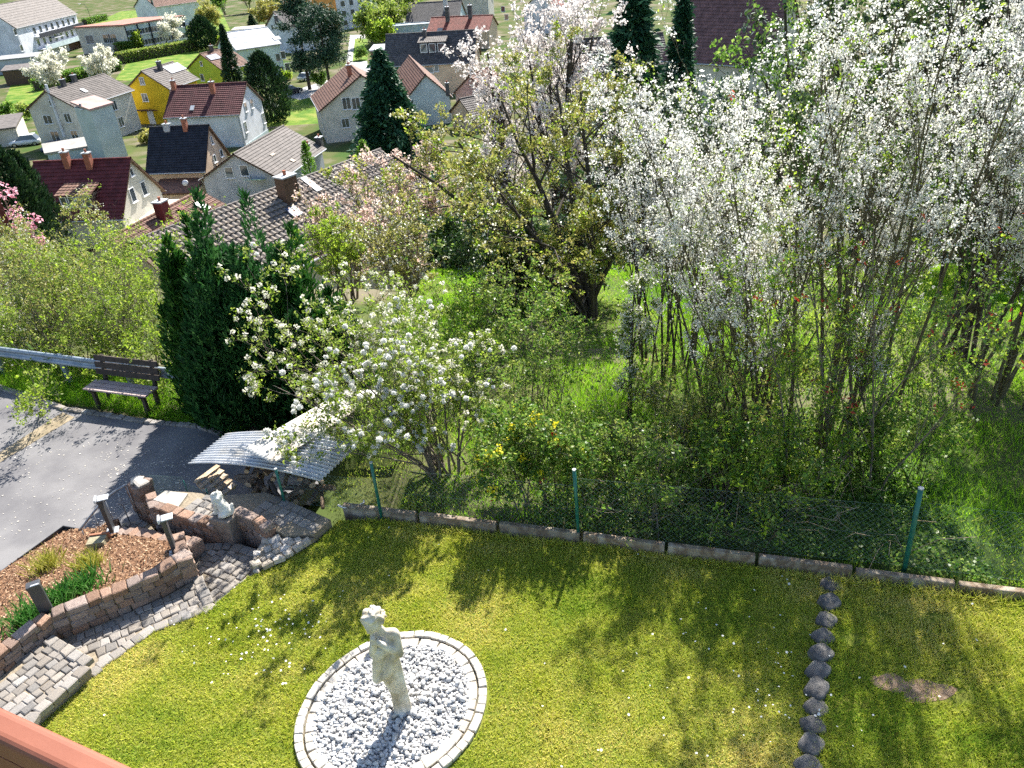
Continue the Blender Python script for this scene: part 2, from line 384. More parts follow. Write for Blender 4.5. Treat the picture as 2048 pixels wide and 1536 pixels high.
TERR = [(-4.92, 8.16), (-4.48, 7.95), (-3.9, 7.66), (-3.58, 7.76), (-3.15, 7.46), (-2.95, 7.32), (-2.58, 7.30), (-2.42, 7.55), (-3.02, 7.97), (-3.4, 8.2), (-4.0, 8.2), (-4.45, 8.32), (-4.8, 8.38)]
terr = struct(obj('cobbled_terrace', poly_sheet('cobbled_terrace', TERR, .105, m_sand, thick=.6)))
rng = RS(22); tl = cobble_zone(terr, [(-4.42, 7.93), (-3.9, 7.68), (-3.62, 7.8), (-4.0, 8.18), (-4.42, 8.3)], .122, -.5, rng, (.11, .12))
tl += cobble_zone(terr, [(-3.56, 7.8), (-3.13, 7.48), (-2.6, 7.32), (-2.46, 7.55), (-3.02, 7.95), (-3.4, 8.17)], .122, -.6, rng, (.13, .14))
put_stones(terr, tl, rng)
sl_ = poly_sheet('stone_slab', [(-4.9, 8.18), (-4.5, 7.98), (-4.46, 8.26), (-4.8, 8.36)], .135, mat('slab', (.33, .31, .27), (.42, .39, .33), scale=6, bump=.2), thick=.03); obj('stone_slab', sl_, terr)
# border of irregular rubble stones between steps and lawn
m_rub = mat('rubble_stone', (.36, .31, .26), (.48, .43, .36), scale=7, bump=.5, objrand=.3, rough=.85)
RUB = [stone_mesh('stone', RS(30+i), m_rub, 1, 1, .5, jit=.16, bev=.28) for i in range(6)]
border = thing('rubble_border', 'curved border of pale rough stones between the sunken steps and the lawn', 'stone border', (-3.1, 7.0, 0))
rng = RS(33)
core = poly_sheet('core', [(-3.22, 7.44), (-3.2, 7.15), (-3.27, 6.85), (-3.05, 6.87), (-2.84, 7.05), (-2.58, 7.28), (-2.95, 7.31)], .06, m_sand, thick=.45); obj('core', core, border)
bl = cobble_zone(border, [(-3.22, 7.44), (-3.2, 7.15), (-3.30, 6.80), (-3.08, 6.84), (-2.84, 7.02), (-2.54, 7.27), (-2.95, 7.33)], .09, .7, rng, (.10, .11))
bl += [(-3.22+.02*math.sin(i), 7.44-.085*i, .10-.01*i, 1.6, .10, .11) for i in range(8)]
put_stones(border, bl, rng, 'stone', .14, RUB, wtilt=.12)

# ------------------------------------------------------------------ stone walls
m_wall = mat('wall_stone', (.19, .125, .095), (.31, .215, .165), scale=9, bump=.6, bscale=40, objrand=.25, rough=.9, bdist=.015)
m_mort = mat('mortar', (.20, .16, .12), (.28, .23, .17), scale=14, bump=.4, rough=1)
WST = [stone_mesh('stone', RS(50+i), m_wall, 1, 1, 1, jit=.09, bev=.12) for i in range(8)]
def stone_wall(th, line, zb, zt, rng, thick=.14, course=.095, lens=(.09, .21), side=1):
    """line: list of (x,y); zb, zt: functions of running length t in 0..1; wall lies to the left (side=1) of the line"""
    P = np.array(line, float); sg = np.linalg.norm(np.diff(P, axis=0), axis=1); C = np.concatenate([[0], np.cumsum(sg)]); T = C[-1]
    def pt(t):
        t = min(max(t, 0), T); x = np.interp(t, C, P[:, 0]); y = np.interp(t, C, P[:, 1])
        i = min(np.searchsorted(C, t, 'right')-1, len(P)-2); d = (P[i+1]-P[i])/max(sg[i], 1e-6); return np.array([x, y]), d
    # mortar core
    V, F = [], []; N = max(8, int(T/.08))
    for k in range(N+1):
        t = T*k/N; p, d = pt(t); nn = np.array([-d[1], d[0]])*side; a = p+nn*.02; b = p+nn*(thick-.02); z0, z1 = zb(t/T)-.05, zt(t/T)-.03
        V += [[a[0], a[1], z0], [b[0], b[1], z0], [b[0], b[1], z1], [a[0], a[1], z1]]
    for k in range(N):
        i = 4*k; F += [[i+j, i+(j+1) % 4, i+4+(j+1) % 4, i+4+j] for j in range(4)]
    F += [[0, 1, 2, 3], [4*N+3, 4*N+2, 4*N+1, 4*N]]
    obj('core', mesh_np('core', [(np.array(V), np.array(F), 0)], m_mort), th)
    mh = max(zt(t/10)-zb(t/10) for t in range(11)); nc = max(1, int(round(mh/course)))
    for c in range(nc):
        t = -rng.uniform(0, .1)
        while t < T-.03:
            w = rng.uniform(*lens)*(1.15 if c == nc-1 else 1); w = min(w, T-t+.04); tm = t+w/2; p, d = pt(tm); nn = np.array([-d[1], d[0]])*side
            z0, z1 = zb(min(max(tm/T, 0), 1)), zt(min(max(tm/T, 0), 1)); h = (z1-z0)/nc; top = z0+h*(c+1)
            if h > .02:
                cc = p+nn*thick/2
                o = obj('stone', WST[rng.randint(8)], th)
                o.location = (cc[0], cc[1], top+rng.uniform(-.012, .012)*(c == nc-1)); o.rotation_euler = (rng.normal()*.04, rng.normal()*.04, math.atan2(d[1], d[0])+rng.randint(2)*math.pi)
                o.scale = (w*.95, thick*rng.uniform(.96, 1.1), h*.94)
            t += w
rng = RS(61)
wl = thing('retaining_wall', 'low curved reddish stone wall along the mulch bed beside the cobbled path', 'stone wall', (-4.8, 6.2, 0))
stone_wall(wl, [(-5.92, 4.6), (-5.5, 5.37), (-5.3, 5.75), (-5.17, 5.98), (-4.81, 6.18), (-4.21, 6.53), (-3.92, 6.82)], lambda t: .12 if t < .44 else -.02, lambda t: .34 if t > .46 else .36, rng)
stone_wall(wl, [(-3.91, 6.84), (-4.14, 7.24)], lambda t: -.16, lambda t: .34, rng, thick=.16)
w2 = thing('step_wall', 'row of upright reddish stones stepping down beside the stairs to the gate', 'stone wall', (-4.9, 7.7, 0))
stone_wall(w2, [(-4.16, 7.28), (-4.6, 7.52), (-5.0, 7.76), (-5.4, 7.96), (-5.72, 8.14)], lambda t: -.32-.2*t, lambda t: .1-.42*t, rng, thick=.15, lens=(.11, .15), course=.22, side=-1)
wr = thing('terrace_wall', 'shaded brown stone wall holding up the terrace beside the sunken steps', 'stone wall', (-4.0, 7.7, 0))
stone_wall(wr, [(-5.06, 8.3), (-4.92, 8.06), (-4.48, 7.83), (-3.9, 7.53)], lambda t: -.5+.18*t, lambda t: .14, rng, thick=.13)
stone_wall(wr, [(-3.64, 7.66), (-3.4, 7.5), (-3.2, 7.33)], lambda t: -.33, lambda t: .24, rng, thick=.13, lens=(.12, .2))
pl = thing('lion_plinth', 'dark squared stone block under the white lion', 'plinth', (-3.78, 7.66, -.3))
v, f = box((-3.78, 7.64, -.05), (.30, .24, .56), rotz(-.35)); o = obj('block', mesh_np('block', [(v, f, 0)], mat('dark_block', (.17, .14, .12), (.27, .22, .18), scale=12, bump=.6)), pl)
md = o.modifiers.new('bevel', 'BEVEL'); md.width = .02; md.segments = 2
gp = thing('gate_pillar', 'dark mossy stone gate pillar with a pale capstone at the driveway', 'gate pillar', (-5.3, 8.6, -.6))
rng = RS(66)
for c in range(6):
    for (dx, dy) in ((-.065, 0), (.065, 0)):
        o = obj('stone', WST[rng.randint(8)], gp); o.location = (-5.25+dx*math.cos(-.5)+rng.normal()*.006, 8.58+dx*math.sin(-.5)+rng.normal()*.006, -.6+.125*(c+1)); o.rotation_euler = (0, 0, -.5+rng.normal()*.08); o.scale = (.135, .24, .122)
for k in range(3):
    o = obj('capstone', RUB[k], gp); o.location = (-5.30+.07*k, 8.60-.035*k, .19+.02*(k % 2)); o.rotation_euler = (.1*k, -.1, .4+k); o.scale = (.13, .15, .1)

# ------------------------------------------------------------------ lawn edging, palisade, ring
m_conc = mat('edging_concrete', (.30, .25, .18), (.17, .12, .08), scale=5, col3=(.38, .33, .26), bump=.4, bscale=50, rough=.95, objrand=.12)
edg = thing('lawn_edging', 'row of weathered concrete edging slabs between lawn and wild meadow', 'edging', (.7, 6.95, 0))
rng = RS(70); x = -2.3
while x < 10:
    L = rng.uniform(.92, 1.02); x1 = x+L*.96; y0, y1 = curb_y(x), curb_y(x1)
    if not (3.28 < x+L/2 < 3.5):
        a = math.atan2(y1-y0, x1-x); hh = .13 if x < 3.2 else .10
        v, f = box(((x+x1)/2, (y0+y1)/2+.03, hh/2-.12), (L, .075, hh+.24), rotz(a+rng.normal()*.008) @ rotx(rng.normal()*.03))
        o = obj('edging_slab', mesh_np('edging_slab', [(v, f, 0)], m_conc), edg); md = o.modifiers.new('bevel', 'BEVEL'); md.width = .012; md.segments = 2
    x += L
m_pal = mat('palisade_stone', (.07, .066, .062), (.125, .118, .11), scale=9, col3=(.28, .25, .19), mix_hi=.75, bump=.5, bscale=70, rough=.95, objrand=.15)
pal = thing('stone_palisade', 'line of dark rounded palisade stones dividing the two lawn areas', 'palisade', (2.9, 5.1, 0))
PALP = [(3.36, 6.0), (3.24, 5.74), (3.12, 5.51), (3.0, 5.30), (2.9, 5.09), (2.80, 4.89), (2.71, 4.69), (2.63, 4.50), (2.54, 4.32), (2.45, 4.13), (2.35, 3.94), (2.26, 3.75), (2.17, 3.57), (2.07, 3.38)]
for i, (x, y) in enumerate(PALP):
    a = np.arange(14)*2*np.pi/14; sh = np.stack([np.sign(np.cos(a))*np.abs(np.cos(a))**.55*.118*RS(i+40).uniform(.9, 1.1), np.sign(np.sin(a))*np.abs(np.sin(a))**.55*.098], 1)*(1+RS(i).normal(size=(14, 1))*.03)
    rings = [(1.0, -.2), (1.0, .035), (.95, .055), (.82, .064), (.4, .068)]
    V = np.concatenate([np.column_stack([sh*s, np.full(14, z)]) for s, z in rings]+[[[0, 0, .066]]]); F = [[r*14+k, r*14+(k+1) % 14, (r+1)*14+(k+1) % 14, (r+1)*14+k] for r in range(4) for k in range(14)]
    T = [[56+k, 56+(k+1) % 14, 70, 70] for k in range(14)]
    me = mesh_np('palisade_stone', [(V, np.array(F), 0), (V, np.array(T)[:, :3], 0)], m_pal, True)
    o = obj('palisade_stone', me, pal); o.location = (x, y, RS(i+9).uniform(-.045, -.005)); o.rotation_euler = (RS(i).normal()*.08, RS(i+3).normal()*.08, .42+RS(i+5).normal()*.2)
RC = np.array([-1.376, 4.82]); RX, RY = .98, .875; RQ = rotz(math.radians(41.5))[:2, :2]
def ell(a, rx, ry): return RC+RQ @ np.array([rx*math.cos(a), ry*math.sin(a)])
m_ring = mat('ring_stone', (.42, .38, .31), (.55, .51, .44), scale=8, bump=.4, bscale=60, objrand=.16, rough=.9)
RNG = [stone_mesh('ring_stone', RS(80+i), m_ring, 1, 1, .8, jit=.05, bev=.10) for i in range(6)]
bed = thing('pebble_bed', 'oval bed of white pebbles ringed by two rows of pale paving stones', 'pebble bed', (RC[0], RC[1], 0))
v = np.array([ell(a, RX-.02, RY-.02) for a in np.arange(48)*2*np.pi/48])
obj('joint_bed', poly_sheet('joint_bed', v.tolist(), .002, mat('ring_joint', (.09, .085, .05), (.16, .13, .09), scale=30), thick=.1), bed)
rng = RS(90)
for row, (off, n, wd) in enumerate(((.055, 56, .085), (.165, 44, .11))):
    for k in range(n):
        a = 2*np.pi*(k+rng.uniform(-.1, .1))/n; rx, ry = RX-off, RY-off
        x, y = ell(a, rx, ry); tx, ty = RQ @ np.array([-rx*math.sin(a), ry*math.cos(a)])
        o = obj('ring_stone', RNG[rng.randint(6)], bed); o.location = (x, y, .028+.006*rng.normal()+(.01 if row == 0 else 0)); o.rotation_euler = (rng.normal()*.05, rng.normal()*.05, math.atan2(ty, tx)); o.scale = (math.hypot(tx, ty)*2*np.pi/n*.95, wd*.93, .09)
m_peb = mat('pebble_white', (.38, .375, .36), (.56, .55, .53), scale=3, objrand=.22, rough=.7, bump=.1, bscale=40)
m_peb2 = mat('pebble_small', (.28, .275, .265), (.46, .455, .44), attr=True, col3=(.64, .63, .61), rough=.75)
def ico(sub=1):
    import bmesh
    bm = bmesh.new(); bmesh.ops.create_icosphere(bm, subdivisions=sub, radius=1); V = np.array([v.co[:] for v in bm.verts]); F = np.array([[q.index for q in f.verts] for f in bm.faces]); bm.free(); return V, F
IV1, IF1 = ico(1); IV2, IF2 = ico(2)
PEB = [mesh_np('pebble', [((IV2*(1+RS(i).normal(size=(len(IV2), 1))*.05))*np.array([1, .78, .6]), IF2, 0)], m_peb, True) for i in range(5)]
ri = np.array([RX-.24, RY-.24])
for i in range(299):
    while True:
        p = rng.normal(size=2)*np.array([.36, .34])+np.array([.03, -.05]); 
        if ((p/ri)**2).sum() < .95: break
    o = obj('pebble', PEB[rng.randint(5)], bed); s = rng.uniform(.019, .033); o.location = (RC[0]+p[0], RC[1]+p[1], .034+rng.uniform(0, .02)); o.rotation_euler = (rng.normal()*.4, rng.normal()*.4, rng.uniform(0, 6)); o.scale = (s, s, s)
N = 4800; p = rng.uniform(-1, 1, (N*2, 2)); p = (p[(p**2).sum(1) < 1][:N]*(ri+.055)) @ RQ.T; N = len(p)
sz = rng.uniform(.012, .024, N); V = IV1[None]*sz[:, None, None]*np.array([1, .8, .65])*rng.uniform(.8, 1.2, (N, 1, 3))
ca = rng.uniform(0, 6, N); V = np.stack([V[..., 0]*np.cos(ca)[:, None]-V[..., 1]*np.sin(ca)[:, None], V[..., 0]*np.sin(ca)[:, None]+V[..., 1]*np.cos(ca)[:, None], V[..., 2]], -1)
V += np.column_stack([RC+p, .012+rng.uniform(0, .016, N)])[:, None]
F = (IF1[None]+(np.arange(N)*len(IV1))[:, None, None]).reshape(-1, 3)
struct(obj('gravel', mesh_np('gravel', [(V.reshape(-1, 3), F, 0, np.repeat(rng.uniform(0, 1, N), len(IF1)))], m_peb2, True), bed), 'stuff')
v = np.array([ell(a, ri[0]+.06, ri[1]+.06) for a in np.arange(48)*2*np.pi/48])
obj('gravel_base', poly_sheet('gravel_base', v.tolist(), .012, mat('gravel_base', (.14, .14, .15), (.3, .3, .31), scale=60)), bed)
# ------------------------------------------------------------------ sculptures
def blob_mesh(name, caps, m, voxel=.012, smooth_it=3):
    """caps: (p0, r0, p1, r1) tapered capsules fused into one continuous surface"""
    V, F, o = [], [], 0
    for (p0, r0, p1, r1) in caps:
        p0, p1 = np.array(p0, float), np.array(p1, float); L = np.linalg.norm(p1-p0)
        d = (p1-p0)/L if L > 1e-6 else np.array([0, 0, 1.]); ref = np.array([0, 0, 1.]) if abs(d[2]) < .9 else np.array([1., 0, 0])
        X = nrm(np.cross(d, ref)); Y = np.cross(d, X); pts = []
        for th in np.linspace(-math.pi/2+.12, -0.0, 5): pts.append((p0+d*r0*math.sin(th), r0*math.cos(th)))
        for th in np.linspace(0, math.pi/2-.12, 5): pts.append((p1+d*r1*math.sin(th), r1*math.cos(th)))
        k = 14; a = np.arange(k)*2*np.pi/k; b = len(V)
        rr = [[c+r*(X*math.cos(q)+Y*math.sin(q)) for q in a] for c, r in pts]
        base = o; V += [x for q in rr for x in q]; n = len(rr); o += n*k
        for i in range(n-1):
            for j in range(k): F.append([base+i*k+j, base+i*k+(j+1) % k, base+(i+1)*k+(j+1) % k, base+(i+1)*k+j])
        V += [p0-d*r0, p1+d*r1]; 
        for j in range(k): F += [[o, base+(j+1) % k, base+j, base+j], [o+1, base+(n-1)*k+j, base+(n-1)*k+(j+1) % k, base+(n-1)*k+j]]
        o += 2
    me = bpy.data.meshes.new(name); me.from_pydata([tuple(x) for x in V], [], [([*dict.fromkeys(f)]) for f in F]); me.update()
    t = bpy.data.objects.new('tmp', me); COL.objects.link(t)
    r = t.modifiers.new('r', 'REMESH'); r.mode = 'VOXEL'; r.voxel_size = voxel; r.use_smooth_shade = True
    s = t.modifiers.new('s', 'SMOOTH'); s.iterations = smooth_it; s.factor = .5
    dg = bpy.context.evaluated_depsgraph_get(); out = bpy.data.meshes.new_from_object(t.evaluated_get(dg))
    bpy.data.objects.remove(t); bpy.data.meshes.remove(me); out.name = name; out.materials.clear(); out.materials.append(m); return out
m_marble = mat('statue_stone', (.34, .29, .20), (.50, .45, .36), scale=5, col3=(.62, .60, .54), bump=.3, bscale=90, rough=.8, bdist=.008)
rng = RS(101); c = []
c += [((.0, 0, .0), .075, (.0, 0, .04), .075), ((.02, 0, .03), .06, (.0, 0, .30), .08), ((0, 0, .30), .08, (-.03, -.01, .56), .115), ((-.03, -.01, .56), .115, (.02, .01, .84), .09), ((.02, .01, .84), .09, (.0, .01, 1.0), .105), ((-.09, 0, 1.07), .055, (.11, .01, 1.08), .06)]
c += [((0, 0, 1.08), .05, (-.05, -.02, 1.2), .045)]
c += [((-.075, -.03, 1.29), .112, (-.085, -.05, 1.27), .10), ((-.10, -.10, 1.23), .05, (-.10, -.09, 1.26), .05)]   # head, chin bowed forward
for i in range(46):
    th, ph = rng.uniform(0, 6.28), rng.uniform(-.25, 1.35); d = np.array([math.cos(th)*math.cos(ph), math.sin(th)*math.cos(ph), math.sin(ph)])
    if d[1] < -.55 and d[2] < .35: continue
    p = np.array([-.075, -.025, 1.295])+d*.112; c.append((p, .026, p+nrm(rng.normal(size=3))*.03, .018))           # curls
c += [((-.12, -.145, 1.25), .012, (-.115, -.15, 1.225), .014), ((-.085, -.12, 1.285), .018, (-.13, -.12, 1.28), .018)]  # nose, brow
c += [((.125, .01, 1.07), .055, (.155, -.05, .88), .05), ((.155, -.05, .88), .045, (-.02, -.14, 1.08), .034)]     # arm to chin
c += [((-.11, 0, 1.06), .055, (-.135, -.1, .90), .045), ((-.135, -.1, .90), .042, (-.07, -.15, 1.1), .034)]
for k in range(4):
    c += [((-.03-.018*k, -.15, 1.09), .011, (-.045-.016*k, -.165, 1.15), .009), ((-.045-.016*k, -.165, 1.15), .009, (-.055-.012*k, -.14, 1.175), .008)]
c += [((-.02, -.135, 1.08), .012, (-.03, -.12, 1.14), .009)]
c += [((-.06, -.08, .92), .07, (-.12, -.08, .72), .065), ((-.12, -.08, .72), .062, (-.19, -.09, .52), .03), ((.1, -.06, .86), .05, (-.02, -.1, .62), .05), ((-.02, -.1, .62), .045, (-.17, -.1, .50), .025)]  # draped cloth
for k in range(9):
    a = 2*np.pi*k/9+.3; x, y = math.cos(a), math.sin(a)
    c += [((x*.075-.02, y*.075, .66), .022, (x*.075+.02, y*.07, .30), .018), ((x*.075+.02, y*.07, .30), .018, (x*.085+.035, y*.085, .02), .024)]
c += [((.07, .02, .78), .045, (.10, .0, .45), .035), ((.10, .0, .45), .035, (.115, -.02, .03), .045)]
c += [((-.02, -.08, .01), .03, (-.05, -.13, .01), .022), ((.05, -.08, .01), .03, (.05, -.13, .01), .022)]
st = obj('girl_statue', blob_mesh('girl_statue', c, m_marble, .011, 2)); st.location = (-1.30, 4.78, .03); st.rotation_euler = (0, 0, -.15); st.scale = (.80, .80, .98)
tag(st, 'pale stone statue of a draped girl with bowed head on the pebbles', 'statue')
c = [((0, 0, .02), .07, (.02, 0, .02), .07), ((.07, 0, .07), .075, (.02, 0, .16), .07), ((.02, 0, .16), .07, (-.04, 0, .22), .06), ((-.055, 0, .27), .06, (-.05, 0, .26), .065), ((-.10, 0, .255), .035, (-.125, 0, .245), .025),
     ((-.06, .04, .14), .025, (-.08, .045, .02), .022), ((-.06, -.04, .14), .025, (-.08, -.045, .02), .022), ((-.085, .045, .015), .024, (-.12, .045, .012), .02), ((-.085, -.045, .015), .024, (-.12, -.045, .012), .02),
     ((.08, .06, .06), .045, (.02, .07, .025), .03), ((.08, -.06, .06), .045, (.02, -.07, .025), .03), ((.13, .02, .03), .016, (.14, .06, .08), .014), ((.14, .06, .08), .014, (.11, .075, .14), .018), ((-.04, .04, .33), .014, (-.04, .045, .34), .01), ((-.04, -.04, .33), .014, (-.04, -.045, .34), .01)]
for i in range(30):
    d = nrm(rng.normal(size=3)); d[0] = abs(d[0])*.8-.1; p = np.array([-.035, 0, .25])+d*.075; c.append((p, .02, p+np.array([.01, 0, -.03]), .014))
li = obj('lion_statue', blob_mesh('lion_statue', c, mat('lion_stone', (.58, .56, .50), (.74, .73, .68), scale=8, bump=.3, bscale=80), .009, 1)); li.location = (-3.78, 7.66, .23); li.rotation_euler = (0, 0, -.5)
tag(li, 'small white stone lion sitting on the plinth beside the steps', 'statue')

# ------------------------------------------------------------------ bollard lamps
m_anth = mat('anthracite_paint', (.035, .037, .042), (.05, .052, .057), scale=20, rough=.45, spec=.5)
m_alu = mat('lamp_top', (.42, .45, .48), (.5, .52, .55), scale=10, rough=.4, spec=.5)
def bollard(x, y, z, rz, label, h=.56, kind=0):
    t = thing('bollard_lamp', label, 'garden lamp', (x, y, z), rz, 'bollard lamps along the path')
    R = rotz(0)
    def part(n, bx, m):
        o = obj(n, mesh_np(n, [(bx[0], bx[1], 0)], m), t, world=False); md = o.modifiers.new('b', 'BEVEL'); md.width = .004; md.segments = 2
    part('post', box((0, 0, h*.46), (.13 if kind == 0 else .05, .055 if kind == 0 else .12, h*.92), R), m_anth)
    part('base_plate', box((0, 0, .006), (.15, .13, .012), R), m_alu)
    if kind == 0:
        part('lamp_head', box((0, -.0, h*.92+.022), (.135, .10, .04), R), m_anth)
        part('lamp_cover', box((.02, -.035, h*.92+.046), (.075, .07, .012), rotx(-.5)), m_alu)
    else:
        part('lamp_head', box((0, .0, h*.92+.012), (.075, .125, .024), R), m_anth)
        part('lamp_cover', box((.045, .0, h*.92+.032), (.13, .115, .016), R), m_alu)
        part('lamp_shield', box((-.045, .0, h*.92+.03), (.025, .125, .05), R), m_alu)
bollard(-5.27, 6.12, .16, .45, 'dark grey bollard lamp nearest the camera, among the green lily clumps')
bollard(-4.17, 7.0, .22, .35, 'bollard lamp standing on the wall end at the top of the steps', kind=1)
bollard(-5.41, 7.9, -.12, .3, 'bollard lamp beside the iron gate at the driveway', kind=1)

# ------------------------------------------------------------------ iron gate
m_iron = mat('galvanised_iron', (.22, .23, .25), (.32, .33, .35), scale=20, rough=.5, metal=.6)
g = thing('iron_gate', 'low arched wrought iron garden gate with scrollwork, standing open', 'gate', (-5.45, 8.5, -.58))
GA, GB = np.array([-5.98, 8.10, -.5]), np.array([-5.36, 8.50, -.5])
def gpt(u, h): p = GA+(GB-GA)*u; return (p[0], p[1], p[2]+h)
def gbar(nm, pts, r, k=6):
    v, f = tube1(pts, r, k); obj(nm, mesh_np(nm, [(v, f, 0)], m_iron, True), g)
arc = lambda u: .22+.42*math.sin(u*1.5)
gbar('arch_rail', [gpt(u, arc(u)+.04) for u in np.linspace(0, 1, 12)], .016)
gbar('bottom_rail', [gpt(0, .03), gpt(1, .03)], .009)
for u in (0.03, .3, .56, .8, .98): gbar('upright', [gpt(u, .03), gpt(u, arc(u)+.03)], .007)
for (u, h, rr, n) in ((.3, .26, .08, 6), (.56, .34, .10, 6), (.8, .40, .09, 6)):
    for k in range(n):
        a = 2*np.pi*k/n
        gbar('scroll', [gpt(u+(math.cos(a)*q*.9+math.cos(a+1.57)*w)*rr/.74, h+(math.sin(a)*q*.9+math.sin(a+1.57)*w)*rr) for q, w in ((0, 0), (.5, .25), (.95, .22), (1.05, 0), (.9, -.2), (.5, -.22), (0, 0))], .0045, 4)
    v = IV1*.016+np.array(gpt(u, h)); obj('boss', mesh_np('boss', [(v, IF1, 0)], m_iron, True), g)

# ------------------------------------------------------------------ green wire fence
m_green = mat('green_paint', (.01, .11, .085), (.016, .15, .115), scale=18, rough=.45, spec=.5)
m_wire = mat('green_wire', (.10, .16, .13), (.14, .2, .17), scale=10, rough=.5, spec=.4)
m_cap = mat('post_cap', (.40, .42, .42), rough=.6)
def chain_link(name, P0, P1, z0, z1, parent, sp=.07, r=.0010):
    P0, P1 = np.array(P0, float), np.array(P1, float); L = np.linalg.norm(P1-P0); d = (P1-P0)/L; H = z1-z0; S = []
    for sgn in (1, -1):
        for a in np.arange(-H, L, sp):
            t0, t1 = max(a, 0), min(a+H, L)
            if t1 <= t0: continue
            h0, h1 = t0-a, t1-a
            if sgn < 0: h0, h1 = H-h0, H-h1
            S.append([[*(P0+d*t0), z0+h0], [*(P0+d*t1), z0+h1]])
    S += [[[*P0, z0], [*P1, z0]], [[*P0, z1], [*P1, z1]], [[*P0, (z0+z1)/2], [*P1, (z0+z1)/2]]]
    S = np.array(S); v, f = tubes(S, np.full(S.shape[:2], r), 3); return obj(name, mesh_np(name, [(v, f, 0)], m_wire), parent)
fe = thing('wire_fence', 'green chain link fence on slim posts behind the lawn edging', 'fence', (1, 7, 0))
POSTS = [(-3.1, 7.98, .0, .64, .018), (-1.79, 7.62, .02, .88, .02), (.68, 6.99, .04, 1.02, .021), (4.22, 6.10, .02, 1.15, .027), (8.2, 4.9, .02, 1.1, .03)]
for i, (x, y, z, h, r) in enumerate(POSTS):
    ln = ((0, 0), (.0, .0), (-.04, 0), (-.05, .03), (0, 0))[i]
    v, f = tube1([(x, y, z-.2), (x+ln[0]*.5, y+ln[1]*.5, z+h*.5), (x+ln[0], y+ln[1], z+h)], r, 14); o = obj('post', mesh_np('post', [(v, f, 0)], m_green, True), fe)
    v, f = tube1([(x+ln[0], y+ln[1], z+h), (x+ln[0], y+ln[1], z+h+.012)], r*1.08, 14); obj('post_cap', mesh_np('post_cap', [(v, f, 0)], m_cap), o)
for (a, b) in zip(POSTS[:-1], POSTS[1:]):
    chain_link('wire_mesh', a[:2], b[:2], .1, .1+min(a[3], b[3])*.82, fe)
f2 = thing('mesh_screen', 'short sagging green wire mesh between gate pillar and terrace', 'fence', (-4.6, 8.4, -.2))
chain_link('wire_mesh', (-5.1, 8.62), (-4.6, 8.52), -.35, .22, f2, .04, .0016); chain_link('wire_mesh', (-4.6, 8.52), (-4.22, 8.30), -.35, .12, f2, .04, .0016)
for x, y in ((-4.6, 8.52), (-4.22, 8.30)):
    v, f = tube1([(x, y, -.6), (x, y, .16)], .008, 8); obj('post', mesh_np('post', [(v, f, 0)], m_green, True), f2)

# ------------------------------------------------------------------ corrugated sheets, firewood, pallet
def corrugated(name, label, corners, n, m, along_first=True, sag=0., amp=.016, ncur=24):
    """corners a,b,c,d (a->b is along the corrugations, a->d across)"""
    a, b, c_, d = [np.array(q, float) for q in corners]; N = n*8; M = ncur
    s = np.linspace(0, 1, N+1)[None, :, None]; t = np.linspace(0, 1, M+1)[:, None, None]
    P = (a*(1-t)+b*t)*(1-s)+(d*(1-t)+c_*t)*s
    P[..., 2] += amp*np.sin(s[..., 0]*n*2*np.pi)+sag*4*t[..., 0]*(1-t[..., 0])
    i = np.arange((M+1)*(N+1)).reshape(M+1, N+1); F = np.stack([i[:-1, :-1], i[:-1, 1:], i[1:, 1:], i[1:, :-1]], -1).reshape(-1, 4)
    o = obj(name, mesh_np(name, [(P.reshape(-1, 3), F, 0)], m, True)); o.modifiers.new('s', 'SOLIDIFY').thickness = .003
    return tag(o, label, 'roof sheet')
m_corr = mat('corrugated_metal', (.36, .37, .39), (.52, .53, .54), scale=2, detail=8, col3=(.46, .44, .40), rough=.5, spec=.5, bump=.05)
m_corr2 = mat('corrugated_white', (.48, .47, .44), (.60, .59, .56), scale=2, detail=8, col3=(.52, .46, .38), rough=.6)
corrugated('corrugated_sheet', 'bowed blue grey corrugated metal sheet covering the firewood pile', [at(376, 928, .30), at(640, 963, .46), at(722, 884, .58), at(455, 866, .42)], 13, m_corr, sag=.10)
corrugated('corrugated_sheet', 'long whitish corrugated sheet lying across the metal one under the snowball bush', [at(548, 928, .66), at(775, 780, .55), at(690, 780, .55), at(484, 898, .66)], 11, m_corr2, amp=.009)
m_log = mat('firewood_bark', (.13, .085, .055), (.22, .16, .11), scale=14, bump=.8, bscale=50, objrand=.35, rough=.95)
m_end = mat('log_end', (.42, .29, .17), (.55, .40, .25), scale=20, rough=.9, objrand=.2)
rng = RS(120)
